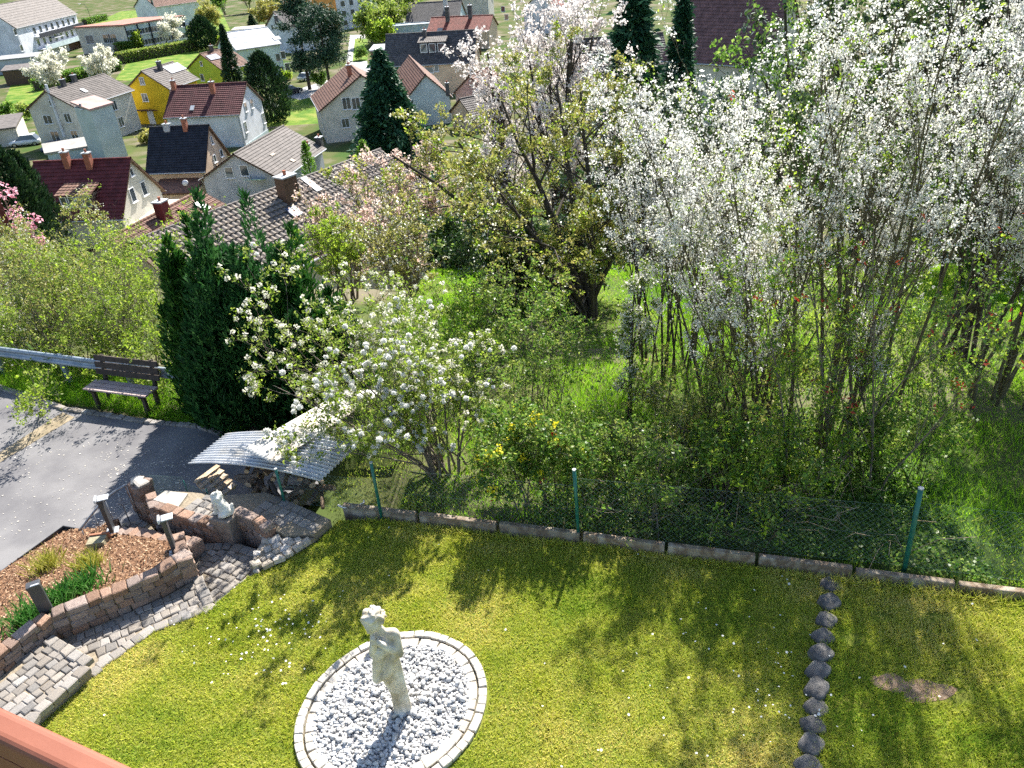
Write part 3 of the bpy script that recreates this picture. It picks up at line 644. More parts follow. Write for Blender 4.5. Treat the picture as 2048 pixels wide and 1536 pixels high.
for i in range(48):
    col, row = i % 8, i//8
    p = at(488+col*21+rng.uniform(-8, 8), 985-row*7+col*1.5, 0); x, y = p[0]+rng.normal()*.03, p[1]+.12+rng.normal()*.06+row*.03
    z = -.1+row*.09+rng.uniform(0, .03); a = rng.normal()*.5+1.9; L = rng.uniform(.28, .42); r = rng.uniform(.028, .05)
    d = np.array([math.cos(a), math.sin(a), rng.normal()*.15])*L/2
    pts = np.array([[x, y, z]-d, [x, y, z]-d*.3+rng.normal(size=3)*.008, [x, y, z]+d*.4, [x, y, z]+d]); v, f = tubes(pts[None], np.full((1, 4), r)*(1+rng.normal(size=(1, 4))*.06), 7)
    cap = np.array([[0, 1, 2, 3], [3, 4, 5, 6], [0, 3, 6, 6]]); caps2 = cap+21
    ce = np.concatenate([np.array([[0, 1, 2], [0, 2, 3], [0, 3, 4], [0, 4, 5], [0, 5, 6]]), np.array([[0, 2, 1], [0, 3, 2], [0, 4, 3], [0, 5, 4], [0, 6, 5]])+21])
    o = obj('log', mesh_np('log', [(v, f, 0), (v, ce, 1)], [m_log, m_end])); tag(o, 'split firewood log in the pile under the corrugated sheet', 'log', 'firewood logs under the corrugated sheet')
m_plank = mat('pallet_wood', (.36, .27, .19), (.52, .42, .31), scale=12, bump=.3, objrand=.15, rough=.9)
pt_ = thing('wooden_pallet', 'weathered wooden pallet leaning beside the firewood', 'pallet', at(440, 985, -.3))
PO = at(425, 1004, -.06); PX = nrm(at(480, 962, -.1)-PO); PYv = nrm(at(398, 978, -.02)-PO)
for i in range(5):
    c0 = PO+PYv*(-.0+i*.105)+np.array([0, 0, .02*i]); c1 = c0+(at(478, 962, -.12)-PO)*.85
    X = nrm(c1-c0); Z = nrm(np.cross(X, PYv)); Y = np.cross(Z, X); R = np.stack([X, Y, Z], 1)
    v, f = box((c0+c1)/2, (np.linalg.norm(c1-c0), .07, .018), R); obj('slat', mesh_np('slat', [(v, f, 0)], m_plank), pt_)
for t in (.08, .5, .92):
    c0 = PO+(at(478, 962, -.12)-PO)*.85*t-np.array([0, 0, .045]); c1 = c0+PYv*.43+np.array([0, 0, .085]); X = nrm(c1-c0); Z = np.array([0, 0, 1.]); Y = nrm(np.cross(Z, X)); R = np.stack([X, Y, np.cross(X, Y)], 1)
    v, f = box((c0+c1)/2, (np.linalg.norm(c1-c0), .05, .06), R); obj('bearer', mesh_np('bearer', [(v, f, 0)], m_plank), pt_)

hz = [at(728, 1000, .12), at(727, 1006, .1), at(716, 1011, .1), at(700, 1014, .1), at(686, 1015, .1), at(676, 1010, .12)]
v, f = tube1(hz, .014, 8); ho = obj('garden_hose', mesh_np('garden_hose', [(v, f, 0)], mat('hose_white', (.7, .7, .68), rough=.5), True)); tag(ho, 'short curved piece of white hose lying in the grass behind the fence', 'hose')
# ------------------------------------------------------------------ bench, guard rail, driveway edge
m_bw = mat('bench_wood', (.33, .25, .23), (.42, .33, .30), scale=9, bump=.2, rough=.8, objrand=.08)
m_bd = mat('bench_frame', (.045, .035, .03), (.07, .055, .045), scale=10, rough=.8)
bA, bB = at(165, 779, -.2), at(290, 795, -.2)
bx = nrm(bB-bA); by = np.array([-bx[1], bx[0], 0]); bc = (bA+bB)/2; bl = np.linalg.norm(bB-bA)
bn = thing('park_bench', 'wooden slat bench with dark backrest standing in front of the guard rail', 'bench', (bc[0], bc[1], -.62))
RB = np.stack([bx, by, np.array([0, 0, 1.])], 1)
for i in range(3):
    v, f = box(bc+by*(.06+.115*i), (bl, .10, .03), RB); obj('seat_slat', mesh_np('seat_slat', [(v, f, 0)], m_bw), bn)
for i in range(3):
    v, f = box(bc+by*(.42+.03*i)+np.array([0, 0, .14+.125*i]), (bl*1.02, .03, .10), RB @ rotx(-.2)); obj('back_slat', mesh_np('back_slat', [(v, f, 0)], m_bd), bn)
for s in (-1, 1):
    for dy, nm, h in ((.08, 'leg', .42), (.36, 'leg', .42)):
        v, f = box(bc+bx*s*bl*.40+by*dy+np.array([0, 0, -.225]), (.06, .06, h), RB); obj(nm, mesh_np(nm, [(v, f, 0)], m_bd), bn)
    v, f = box(bc+bx*s*bl*.40+by*.46+np.array([0, 0, .17]), (.06, .05, .56), RB @ rotx(-.2)); obj('back_post', mesh_np('back_post', [(v, f, 0)], m_bd), bn)
    v, f = box(bc+bx*s*bl*.40+by*.22+np.array([0, 0, -.035]), (.06, .44, .04), RB); obj('seat_bearer', mesh_np('seat_bearer', [(v, f, 0)], m_bd), bn)
m_zinc = mat('zinc_steel', (.20, .25, .31), (.30, .35, .41), scale=5, rough=.45, metal=.35, spec=.5)
gr = thing('guard_rail', 'galvanised steel crash barrier rail behind the bench', 'guard rail', (-7.5, 12.6, -.6))
GL = np.array([[-13.5, 14.6], [-9.79, 13.35], [-7.8, 12.62], [-5.81, 11.92], [-4.6, 11.45]]); prof = [(0, -.11), (.03, -.10), (.055, -.07), (.03, -.035), (0, -.015), (0, .015), (.03, .035), (.055, .07), (.03, .10), (0, .11)]
V = []; dn = np.array([-.33, -.94])
for p in GL:
    for (o_, h) in prof: V.append([p[0]+dn[0]*o_, p[1]+dn[1]*o_, -.05+h])
k = len(prof); F = [[i*k+j, i*k+j+1, (i+1)*k+j+1, (i+1)*k+j] for i in range(len(GL)-1) for j in range(k-1)]
o = obj('rail_beam', mesh_np('rail_beam', [(np.array(V), np.array(F), 0)], m_zinc, True), gr); o.modifiers.new('s', 'SOLIDIFY').thickness = .004
for t in np.linspace(.05, .95, 6):
    x = np.interp(t, [0, .25, .5, .75, 1], GL[:, 0]); y = np.interp(t, [0, .25, .5, .75, 1], GL[:, 1])
    v, f = box((x+.05, y+.08, -.4), (.1, .06, .8), rotz(-.35)); obj('post', mesh_np('post', [(v, f, 0)], m_zinc), gr)
kb = thing('cobble_kerb', 'row of small grey cobbles edging the driveway in front of the bench', 'kerb', (-7, 11.6, -.6))
rng = RS(130); KL = np.array([(-11.5, 13.55), (-9.75, 12.88), (-8.07, 11.93), (-6.4, 11.31), (-5.35, 11.03), (-4.93, 10.76)]); cs_ = np.concatenate([[0], np.cumsum(np.linalg.norm(np.diff(KL, axis=0), axis=1))]); t = 0.
while t < cs_[-1]:
    w = rng.uniform(.10, .16); x, y = np.interp(t+w/2, cs_, KL[:, 0]), np.interp(t+w/2, cs_, KL[:, 1]); x2, y2 = np.interp(t+w/2+.05, cs_, KL[:, 0]), np.interp(t+w/2+.05, cs_, KL[:, 1])
    o = obj('cobble', COBM[rng.randint(10)], kb); o.location = (x, y, -.56+rng.uniform(-.012, .01)); o.rotation_euler = (rng.normal()*.08, rng.normal()*.08, math.atan2(y2-y, x2-x)); o.scale = (w*.93, .11, .15); t += w
# paler patching strip at the left of the driveway, bed edging board, drain cover in the bed
struct(obj('driveway_joint', poly_sheet('driveway_joint', [V3(at(0, 905, -.6)), V3(at(125, 825, -.6)), V3(at(150, 835, -.6)), V3(at(0, 925, -.6))], -.596, mat('joint_dirt', (.20, .16, .10), (.27, .22, .15), scale=6, bump=.3))))
eb = thing('bed_edging', 'thin dark metal strip between mulch bed and driveway', 'edging', (-6.7, 8, -.5))
for (a, b) in (((-7.5, 6.2), (-6.9, 7.62)), ((-6.9, 7.62), (-6.46, 8.48)), ((-6.46, 8.48), (-5.92, 8.3))):
    a, b = np.array(a), np.array(b); d = b-a; v, f = box(((a[0]+b[0])/2, (a[1]+b[1])/2, -.53), (np.linalg.norm(d), .012, .16), rotz(math.atan2(d[1], d[0]))); obj('strip', mesh_np('strip', [(v, f, 0)], m_anth), eb)
dp = at(198, 1090, -.18)
dc = thing('clay_trough', 'small square clay trough lid half buried in the mulch', 'garden trough', V3(dp)); 
v, f = box(dp+np.array([0, .0, .05]), (.22, .16, .1), rotz(.1)); obj('lid', mesh_np('lid', [(v, f, 0)], mat('old_tile', (.22, .20, .13), (.33, .30, .2), scale=20, bump=.4)), dc)
v, f = box(dp+np.array([0, .09, .06]), (.25, .03, .12), rotz(.1)); obj('rim', mesh_np('rim', [(v, f, 0)], mat('terracotta', (.28, .12, .07), (.34, .16, .1), scale=10)), dc)

# ------------------------------------------------------------------ balcony railing in the near corner
m_rail = mat('railing_wood', (.16, .05, .03), (.24, .085, .05), scale=3, bump=.25, bscale=30, rough=.6, spec=.4, bdist=.004)
rp0, rp1 = at(-260, 1290, 5.56), at(560, 1665, 5.56); rd = nrm(rp1-rp0); rn = np.array([rd[1], -rd[0], 0]); 
if rn[1] > 0: rn = -rn
RR_ = np.stack([rd, np.cross(np.array([0, 0, 1.]), rd), np.array([0, 0, 1.])], 1); rl = np.linalg.norm(rp1-rp0)
ra = thing('balcony_railing', 'reddish brown wooden balcony handrail in the lower left corner', 'railing', (rp0[0], rp0[1], 4.6))
mid = (rp0+rp1)/2
v, f = box(mid+rn*.021+np.array([0, 0, -.03]), (rl+1.2, .042, .06), RR_); o = obj('handrail', mesh_np('handrail', [(v, f, 0)], m_rail), ra); md = o.modifiers.new('b', 'BEVEL'); md.width = .012; md.segments = 4
v, f = box(mid+rn*.022+np.array([0, 0, -.16]), (rl+1.2, .03, .18), RR_); obj('rail_board', mesh_np('rail_board', [(v, f, 0)], m_rail), ra)
for k in range(3):
    v, f = box(mid+rn*.022+np.array([0, 0, -.38-.2*k]), (rl+1.2, .025, .16), RR_); obj('rail_board', mesh_np('rail_board', [(v, f, 0)], m_rail), ra)
for s in (-.6, .6):
    v, f = box(mid+rd*s*rl+rn*.075+np.array([0, 0, -.5]), (.07, .05, .95), RR_); obj('post', mesh_np('post', [(v, f, 0)], m_rail), ra)
# ------------------------------------------------------------------ vegetation
def vnoise(x, y, s=1., seed=0):
    r = RS(seed); z = 0
    for k in range(7):
        a = r.uniform(0, 6.28); fq = s*r.uniform(.6, 2.2); z = z+np.sin((x*math.cos(a)+y*math.sin(a))*fq+r.uniform(0, 6.28))
    return z/7*1.6
def blades(rng, P, h, w, lean=.5, seg=1):
    """grass blades: triangles with a bent tip"""
    N = len(P); a = rng.uniform(0, 2*np.pi, N); h = np.broadcast_to(h, (N,)); w = np.broadcast_to(w, (N,))
    B = np.stack([np.cos(a), np.sin(a), 0*a], 1)*w[:, None]*.5; l = rng.uniform(0, 2*np.pi, N)
    tip = P+np.stack([np.cos(l)*lean*h*rng.uniform(.2, 1, N), np.sin(l)*lean*h*rng.uniform(.2, 1, N), h], 1)
    if seg == 1:
        return np.stack([P-B, P+B, tip], 1).reshape(-1, 3), np.arange(3*N).reshape(N, 3)
    mid = P*.5+tip*.5; mid[:, 2] += h*.12
    V = np.stack([P-B, P+B, mid+B*.8, tip, mid-B*.8], 1).reshape(-1, 3)
    return V, np.arange(5*N).reshape(N, 5)
m_grass = mat('lawn_grass', (.17, .30, .025), (.50, .54, .06), attr=True, col3=(.80, .68, .25), rough=.7, trans=.45, spec=.2)
rng = RS(200)
LW = [(-4.85, 3.1)]+LAWN[1:16]+[(7.2, 4.9), (7.2, 3.1)]; xy = sample_poly(rng, LW, 360000)
d2 = ((xy-RC) @ RQ); keep = ((d2/np.array([RX+.005, RY+.005]))**2).sum(1) > 1
keep &= rng.uniform(size=len(xy)) < np.where(xy[:, 1] > 3.6, 1, .4)
soilp = np.array([(3.72, 4.60, .26, .13), (3.42, 4.72, .16, .11), (3.98, 4.52, .16, .1), (3.3, 5.25, .12, .08), (4.3, 5.45, .2, .07), (3.0, 3.7, .25, .14), (3.7, 5.5, .1, .06)])
for (sx, sy, ra_, rb) in soilp: keep &= (((xy[:, 0]-sx)/ra_)**2+((xy[:, 1]-sy)/rb)**2 > 1) | (rng.uniform(size=len(xy)) < .2)
xy = xy[keep]; n = len(xy)
right = xy[:, 0] > (3.36-(6.0-xy[:, 1])*.5)
thin = right & (rng.uniform(size=n) < .35); xy = xy[~thin]; right = right[~thin]; n = len(xy)
vv = .50+.32*vnoise(xy[:, 0], xy[:, 1], 2.4, 1)+.14*vnoise(xy[:, 0], xy[:, 1], 9, 2)+rng.normal(size=n)*.17
vv = vv-.08*right-.10*np.clip((xy[:, 0]+2.0)/-2.0, 0, 1)*(xy[:, 1] > 6.2)
h = rng.uniform(.018, .036, n)*np.where(right, 1.8, 1)*(1+.5*(vnoise(xy[:, 0], xy[:, 1], 5, 3) > .5)); near_edge = np.abs(xy[:, 1]-curb_y(xy[:, 0])) < .12
h = np.where(near_edge, h*2.2, h)
v, f = blades(rng, np.column_stack([xy, np.full(n, -.012)]), h, rng.uniform(.007, .012, n), 1.3)
struct(obj('lawn_grass', mesh_np('lawn_grass', [(v, f, 0, np.clip(vv, 0, 1))], m_grass)), 'stuff')
m_soil = mat('bare_soil', (.20, .135, .085), (.32, .23, .155), scale=18, bump=.8, bscale=60, rough=1, spec=.05)
for js, (sx, sy, ra_, rb) in enumerate(soilp[:2]):
    a = np.arange(18)*2*np.pi/18; k = .98+.14*np.sin(a*3+sx*9)+.08*np.sin(a*5+sy*7); struct(obj('bare_soil', poly_sheet('bare_soil', np.column_stack([sx+np.cos(a)*ra_*k, sy+np.sin(a)*rb*k]).tolist(), -.008+.003*js, m_soil)))
# daisies, celandines and clover dotted in the lawn
m_daisy = mat('daisy_white', (.8, .8, .78), rough=.6, trans=.3); m_yel = mat('petal_yellow', (.85, .74, .03), rough=.6, trans=.3)
def discs(rng, P, r, m, name, up=3):
    N = len(P); k = 6; a = np.arange(k)*2*np.pi/k; t = rng.normal(size=(N, 2))*.3
    V = P[:, None]+np.stack([np.cos(a)[None]*r[:, None], np.sin(a)[None]*r[:, None], (np.cos(a)[None]*t[:, :1]+np.sin(a)[None]*t[:, 1:])*r[:, None]], -1)
    return struct(obj(name, mesh_np(name, [(V.reshape(-1, 3), np.arange(N*k).reshape(N, k), 0)], m)), 'stuff')
q = np.concatenate([sample_poly(rng, LAWN, 260), rng.normal(size=(90, 2))*np.array([.35, .3])+np.array([-2.75, 5.75]), rng.normal(size=(60, 2))*np.array([.5, .5])+np.array([2.4, 4.9])]); q = q[(q[:, 1] > 3.4) & (((q-RC)**2).sum(1) > 1.1)]
discs(rng, np.column_stack([q, rng.uniform(.03, .05, len(q))]), rng.uniform(.007, .014, len(q)), m_daisy, 'daisies')
q = sample_poly(rng, LAWN, 40); q = q[(q[:, 1] > 3.4) & (((q-RC)**2).sum(1) > 1.1)]
discs(rng, np.column_stack([q, rng.uniform(.03, .05, len(q))]), rng.uniform(.008, .014, len(q)), m_yel, 'dandelions')

# meadow behind the fence
m_mead = mat('meadow_grass', (.08, .24, .010), (.26, .48, .02), attr=True, col3=(.58, .52, .16), rough=.6, trans=.55, spec=.25)
n = 210000; xm = rng.uniform(-2.6, 14, n); sm = rng.uniform(0.02, 1, n)**1.35*15; ym = curb_y(xm)+sm*1.04+.06
ok = ~((xm < -2.0) & (ym < 7.9)); xm, ym, sm = xm[ok], ym[ok], sm[ok]; n = len(xm)
dens = vnoise(xm, ym, 1.6, 7); dry = vnoise(xm, ym, 1.1, 9)
tall = np.clip(.5+.6*dens, .25, 1.2)*np.clip(.35+sm*.25, .35, 1)
bank = np.clip(1-np.abs(xm-2.0)/2.6, 0, 1)*np.clip(1-sm/3, 0, 1)   # darker ivy bank behind the edging
ok = rng.uniform(size=n) > bank*.35
xm, ym, sm, tall, dry = xm[ok], ym[ok], sm[ok], tall[ok], dry[ok]; n = len(xm)
vv = .40+.22*dry+rng.normal(size=n)*.15+.12*(sm < 1.2)
v, f = blades(rng, np.column_stack([xm, ym, terrain(xm, ym)-.01]), .24*tall*rng.uniform(.5, 1.2, n), rng.uniform(.007, .014, n)*(1+sm*.06), .9)
struct(obj('meadow_grass', mesh_np('meadow_grass', [(v, f, 0, np.clip(vv, 0, 1))], m_mead)), 'stuff')
# verge grass beside the driveway
n = 26000; t = rng.uniform(0, 1, n); a = np.array([-12.5, 13.9]); b = np.array([-4.6, 10.7]); p = a+(b-a)*t[:, None]+np.array([.35, .94])*(rng.uniform(.05, 1.25, n)**1.2)[:, None]
z = np.where(rng.uniform(size=n) < 2, -.64, 0); v, f = blades(rng, np.column_stack([p, z]), rng.uniform(.05, .22, n), rng.uniform(.006, .012, n), .9)
struct(obj('verge_grass', mesh_np('verge_grass', [(v, f, 0, np.clip(rng.normal(.3, .2, n), 0, 1))], m_mead)), 'stuff')

# ---- woody plants
m_bark = mat('bark_olive', (.085, .07, .035), (.14, .12, .07), scale=12, bump=.5, rough=.95)
m_barkd = mat('bark_dark', (.045, .036, .028), (.08, .065, .05), scale=12, bump=.5, rough=.95)
m_barkg = mat('bark_grey', (.12, .10, .08), (.19, .16, .13), scale=12, bump=.4, rough=.95)
m_white = mat('blossom_white', (.72, .72, .66), (.82, .82, .78), attr=True, col3=(.80, .80, .80), rough=.6, trans=.55, spec=.2)
m_cream = mat('blossom_cream', (.55, .56, .40), (.78, .76, .64), attr=True, col3=(.80, .79, .74), rough=.6, trans=.55, spec=.2)
m_pink = mat('blossom_pink', (.62, .42, .36), (.75, .58, .50), attr=True, col3=(.80, .70, .62), rough=.6, trans=.55, spec=.2)
m_magn = mat('blossom_magnolia', (.62, .22, .32), (.78, .42, .50), attr=True, col3=(.82, .62, .68), rough=.6, trans=.55, spec=.2)
m_lime = mat('leaf_lime', (.15, .26, .015), (.27, .40, .03), attr=True, col3=(.42, .48, .08), rough=.5, trans=.6, spec=.3)
m_young = mat('leaf_young', (.11, .19, .02), (.22, .31, .045), attr=True, col3=(.38, .40, .11), rough=.5, trans=.55, spec=.35)
m_mid = mat('leaf_mid', (.05, .14, .015), (.12, .24, .03), attr=True, col3=(.26, .35, .08), rough=.4, trans=.55, spec=.5)
m_dark = mat('leaf_dark', (.015, .05, .012), (.04, .09, .02), attr=True, col3=(.12, .17, .06), rough=.35, trans=.3, spec=.6)
m_bud = mat('leaf_bud', (.22, .24, .05), (.34, .34, .08), attr=True, col3=(.48, .42, .13), rough=.55, trans=.45, spec=.3)
m_red = mat('leaf_red', (.22, .015, .015), (.34, .035, .02), attr=True, col3=(.42, .08, .04), rough=.4, trans=.4, spec=.4)
m_dry = mat('stem_dry', (.22, .15, .09), (.34, .25, .16), attr=True, col3=(.42, .33, .23), rough=.9)

def woody(name, label, cat, base, H, spread, nst, r, seed, bark, leaves=(), flowers=(), lean=(0, 0), lv=((8, .7, .45, .25), (5, .75, .5, .2), (4, .8, .5, .15)), wob=.05, tmin=.3,  bs=.12, hv=.25, group=None, twig_r=.0018, up=.1):
    """stems, branches and twigs with leaves / blossom set along the twigs"""
    rng = RS(seed); t = thing(name, label, cat, base, 0, group)
    P, R = stems(rng, base, nst, H, spread, r, lean, wob, base_spread=bs, hv=hv); lev = [(P, R)]
    for (m, an, lf, tr) in lv:
        P, R = spawn(rng, P, R, m, an, lf, tr, .10, tmin=tmin, up=up, rmin=twig_r, n=(5, 4, 2)[min(len(lev)-1, 2)]); lev.append((P, R))
    ch = []
    for i, (p, q) in enumerate(lev[:2]): v, f = tubes(p, q, 7 if i == 0 else 5); ch.append((v, f, 0))
    obj('trunk', mesh_np('trunk', ch, bark, True), t)
    ch = []
    for p, q in lev[2:]: v, f = tubes(p, np.maximum(q, twig_r), 3); ch.append((v, f, 0))
    crown = obj('crown', mesh_np('crown', ch, bark), t)
    tw = lev[-1][0]; tw2 = lev[-2][0]
    for (N, size, asp, m, jit) in leaves:
        p = np.concatenate([along(rng, tw, int(N*.75)//5, jit*.6), along(rng, tw2, int(N*.25)//5, jit*.6)]); p = np.repeat(p, 5, 0)+rng.normal(size=(len(p)*5, 3))*size*.55
        v, f = leafquads(rng, p, size*rng.uniform(.6, 1.3, len(p)), asp, .3); obj('foliage', mesh_np('foliage', [(v, f, 0, np.clip(rng.normal(.5, .25, len(f)), 0, 1))], m), crown)
    for (N, k, rad, size, m, jit) in flowers:
        p = along(rng, tw, N, jit); v, f = clumps(rng, p, k, rad, size, .9); obj('blossom', mesh_np('blossom', [(v, f, 0, np.clip(rng.normal(.5, .28, len(f)), 0, 1))], m), crown)
    return t, lev
def place(bpx, tpx, D=None):
    b = atg(*bpx) if D is None else atD(bpx[0], bpx[1], D)
    if D is not None: b[2] = float(terrain(b[0], b[1]))
    D_ = math.hypot(b[0], b[1]); t = atD(tpx[0], tpx[1], D_); return b, t[2]-b[2], (t-b)[:2]

# snowball bush with each flower head as its own part
b, H, _ = place((893, 948), (700, 470))
sb, lev = woody('snowball_bush', 'snowball bush with round white flower heads over the corrugated sheets', 'bush', b, 2.25, 1.25, 22, .024, 300, m_barkg, leaves=((15000, .05, .5, m_young, .05), (6000, .045, .5, m_lime, .06)), lean=(-.85, .6), lv=((6, .6, .5, .1), (4, .7, .5, .1), (3, .7, .5, .05)), hv=.62, bs=.10, tmin=.25)
rng = RS(301); tips = np.concatenate([lev[-1][0][:, -1], lev[-2][0][:, -1]]); tips = tips[rng.permutation(len(tips))][:900]
ball = [mesh_np('flower_head', [(*leafquads(RS(i), nrm(RS(i).normal(size=(42, 3)))*.8, .75, .9, 0), 0, RS(i).uniform(0, 1, 42)), (IV1*.8, IF1, 0, RS(i).uniform(.2, .8, len(IF1)))], m_white) for i in range(4)]
order = np.argsort(np.linalg.norm(tips-CAM, axis=1))
for j in order[:299]:
    o = obj('flower_head', ball[j % 4], sb); s = rng.uniform(.026, .040); o.location = V3(tips[j]); o.scale = (s, s, s); o.rotation_euler = tuple(rng.uniform(0, 6, 3))
ch = []
for j in order[299:]:
    me_v = nrm(RS(j).normal(size=(16, 3)))*.03; v, f = leafquads(RS(j), tips[j]+me_v, .034, .9, 0); ch.append((v, f, 0, RS(j).uniform(0, 1, 16)))
struct(obj('far_flower_heads', mesh_np('far_flower_heads', ch, m_cream), sb), 'stuff')

LV4 = ((9, .6, .40, .2), (6, .7, .5, .15), (4, .8, .5, .1))
PLV = ((13, .5, .25, .2), (6, .65, .45, .15), (2, .7, .5, .1))
def plum(label, bp, tp_, seed, nst, sp, r, lean, N, size=.032, bark=None, hv=.5, tm=.28):
    b, H, l = place(bp, tp_); return woody('plum_tree', label, 'tree', b, H, sp, nst, r, seed, bark or m_bark, flowers=((int(N*1.3), 4, .022, size*.86, m_white, .014), (N//3, 4, .024, size*.86, m_cream, .016)), leaves=((3500, .042, .5, m_lime, .03),), lean=lean, lv=PLV, tmin=tm, hv=hv, up=.35, bs=.28, wob=.04, group='white blossoming plum trees behind the fence')
plum('white blossoming plum with several olive stems behind the ivy bank, left of the red shoots', (1500, 905), (1560, 90), 310, 13, 1.25, .034, (-.25, .4), 3900)
plum('tall white blossoming plum with a straight forked trunk above the red shoots', (1700, 890), (1780, -60), 311, 13, 1.25, .040, (.1, .5), 4400)
plum('dense white blossoming plum behind, near the upper right corner', (1890, 720), (1920, -160), 312, 15, 1.5, .045, (.2, .3), 5000, .04, m_barkd)
plum('white blossoming plum leaning out at the right edge above the long grass', (2010, 800), (2060, -40), 313, 11, 1.1, .036, (.25, .2), 3400)
b, H, l = place((1330, 740), (1300, 220)); woody('sloe_bush', 'bushy white blossoming sloe between the old apple tree and the plums', 'bush', b, H, 1.2, 16, .024, 314, m_barkd, flowers=((3600, 5, .022, .032, m_white, .012), (1200, 4, .022, .03, m_cream, .015)), leaves=((2500, .04, .5, m_young, .03),), lean=(-.1, .3), lv=PLV, tmin=.25, bs=.35, up=.3)
b, H, l = place((1430, 760), (1430, 330)); woody('sloe_bush', 'cream coloured fading sloe bush in front of the plum stems', 'bush', b, H, 1.0, 14, .02, 315, m_barkg, flowers=((1600, 5, .022, .03, m_cream, .015),), leaves=((4000, .04, .5, m_lime, .03),), lv=PLV, tmin=.2, bs=.35, up=.3)
# shrub with red shoots
b, H, l = place((1690, 960), (1720, 330)); t, lev = woody('photinia_shrub', 'loose green shrub with scattered red young shoots among the plum stems', 'shrub', b, H, 1.1, 10, .022, 316, m_barkg, leaves=((3000, .055, .45, m_mid, .05), (4500, .045, .5, m_lime, .05)), lv=((8, .5, .3, .2), (4, .7, .5, .15), (3, .7, .5, .1)), tmin=.15, bs=.4, hv=.5, up=.25)
rng = RS(317); tp = lev[-2][0][:, -1]; tp = tp[rng.permutation(len(tp))][:55]; v, f = clumps(rng, tp, 6, .035, .06, .4, .1); struct(obj('red_shoots', mesh_np('red_shoots', [(v, f, 0, rng.uniform(0, 1, len(f)))], m_red), t), 'stuff')
# understorey in front of the plums
specs = [((1150, 1060), (1150, 880), 'ivy covered low bush right behind the middle fence post', m_mid, m_young, .45), ((1290, 1080), (1290, 900), 'tangled bramble mound with dry stems behind the edging', m_mid, m_young, .5), ((1450, 1070), (1450, 890), 'dark bramble bush under the left plum stems', m_mid, m_lime, .5), ((1600, 1050), (1600, 880), 'green bramble thicket under the red shoots', m_mid, m_lime, .5), ((1780, 1010), (1780, 860), 'low green dogwood shrub left of the right fence post', m_mid, m_young, .45), ((1060, 830), (1040, 620), 'grey green budding bush at the top of the sunny meadow', m_mid, m_young, .5), ((990, 760), (970, 560), 'dull olive bush right of the snowball bush', m_young, m_mid, .6), ((1380, 900), (1370, 690), 'pale budding shrub around the slim ivy trunk', m_young, m_bud, .6), ((1560, 820), (1560, 620), 'leafy undergrowth between the plum stems', m_lime, m_young, .6), ((1820, 800), (1800, 600), 'light green undergrowth behind the red shoots', m_lime, m_mid, .6)]
for i, (bp, tp_, lab, mA, mB, sp) in enumerate(specs):
    b, H, l = place(bp, tp_); H = max(H, .5)
    if i < 5: b = b+np.array([.12, .55, 0]); b[2] = float(terrain(b[0], b[1])); H = H*.9; sp *= .7
    woody('bramble' if 'bramble' in lab else 'shrub', lab, 'shrub', b, H, sp, 12, .012, 330+i, m_barkg if i % 2 else m_barkd, leaves=((2600, .055, .55, mA, .05), (2400, .05, .5, mB, .05)), lv=((5, .8, .6, .0), (4, .8, .55, .0), (2, .8, .5, 0)), tmin=.1, bs=.3, hv=.5, up=0)
# dry stalks across the bank
rng = RS(360); n = 150; x = rng.uniform(.4, 4.5, n); y = curb_y(x)+rng.uniform(.4, 2.2, n); p0 = np.column_stack([x, y, terrain(x, y)]); a = rng.uniform(0, 6.28, n); L = rng.uniform(.2, .7, n)
d = np.stack([np.cos(a)*L, np.sin(a)*L, L*rng.uniform(.1, .9, n)], 1); Q = np.stack([p0, p0+d*.5+np.array([0, 0, .1]), p0+d], 1); v, f = tubes(Q, np.full((n, 3), .004), 3)
struct(obj('dry_stalks', mesh_np('dry_stalks', [(v, f, 0, rng.uniform(0, 1, len(f)))], m_dry)), 'stuff')
# ivy / periwinkle leaves carpeting the bank
n = 18000; x = rng.uniform(.2, 5.2, n); s = rng.uniform(.05, 1, n)*3.0; y = curb_y(x)+s; p = np.column_stack([x, y, terrain(x, y)+rng.uniform(.02, .22, n)*np.clip(1.1-np.abs(x-2.2)/2.9, .1, 1)])
v, f = leafquads(rng, p, rng.uniform(.03, .06, n), .7, .6); struct(obj('ivy_carpet', mesh_np('ivy_carpet', [(v, f, 0, rng.uniform(0, 1, n))], m_mid)), 'stuff')
# mahonia with yellow flowers
b, H, l = place((1080, 1000), (1090, 850)); t, lev = woody('mahonia_bush', 'mahonia bush with clusters of yellow flowers behind the middle fence post', 'bush', b, max(H, .9), .42, 9, .014, 370, m_barkg, leaves=((5500, .06, .5, m_mid, .05), (1800, .06, .5, m_young, .05)), lv=((6, .6, .45, .1), (4, .7, .5, .1)), tmin=.3, bs=.2, hv=.5)
rng = RS(371); tp = lev[1][0][:, -1]; tp = tp[rng.permutation(len(tp))][:26]; 
for q in tp:
    v, f = clumps(rng, q[None]*0, 30, .03, .03, .9, .2); o = struct(obj('flower_cluster', mesh_np('flower_cluster', [(v, f, 0)], m_yel), t), 'stuff'); o.location = V3(q)
v, f = clumps(rng, tp[:9]+np.array([0, 0, -.12]), 5, .04, .07, .5); struct(obj('red_leaves', mesh_np('red_leaves', [(v, f, 0, rng.uniform(.3, 1, len(f)))], m_red), t), 'stuff')
# slim ivy clad trunk
b, H, l = place((1257, 845), (1262, 560)); woody('young_tree', 'slim dark tree trunk wrapped in leaves, standing in the sunny meadow', 'tree', b, H, .1, 1, .055, 380, m_barkd, leaves=((2500, .045, .5, m_young, .04),), flowers=((900, 3, .03, .034, m_cream, .03),), lv=((16, .9, .18, .1), (4, .8, .5, .1), (2, .8, .5, 0)), tmin=.05, bs=.01, hv=0)
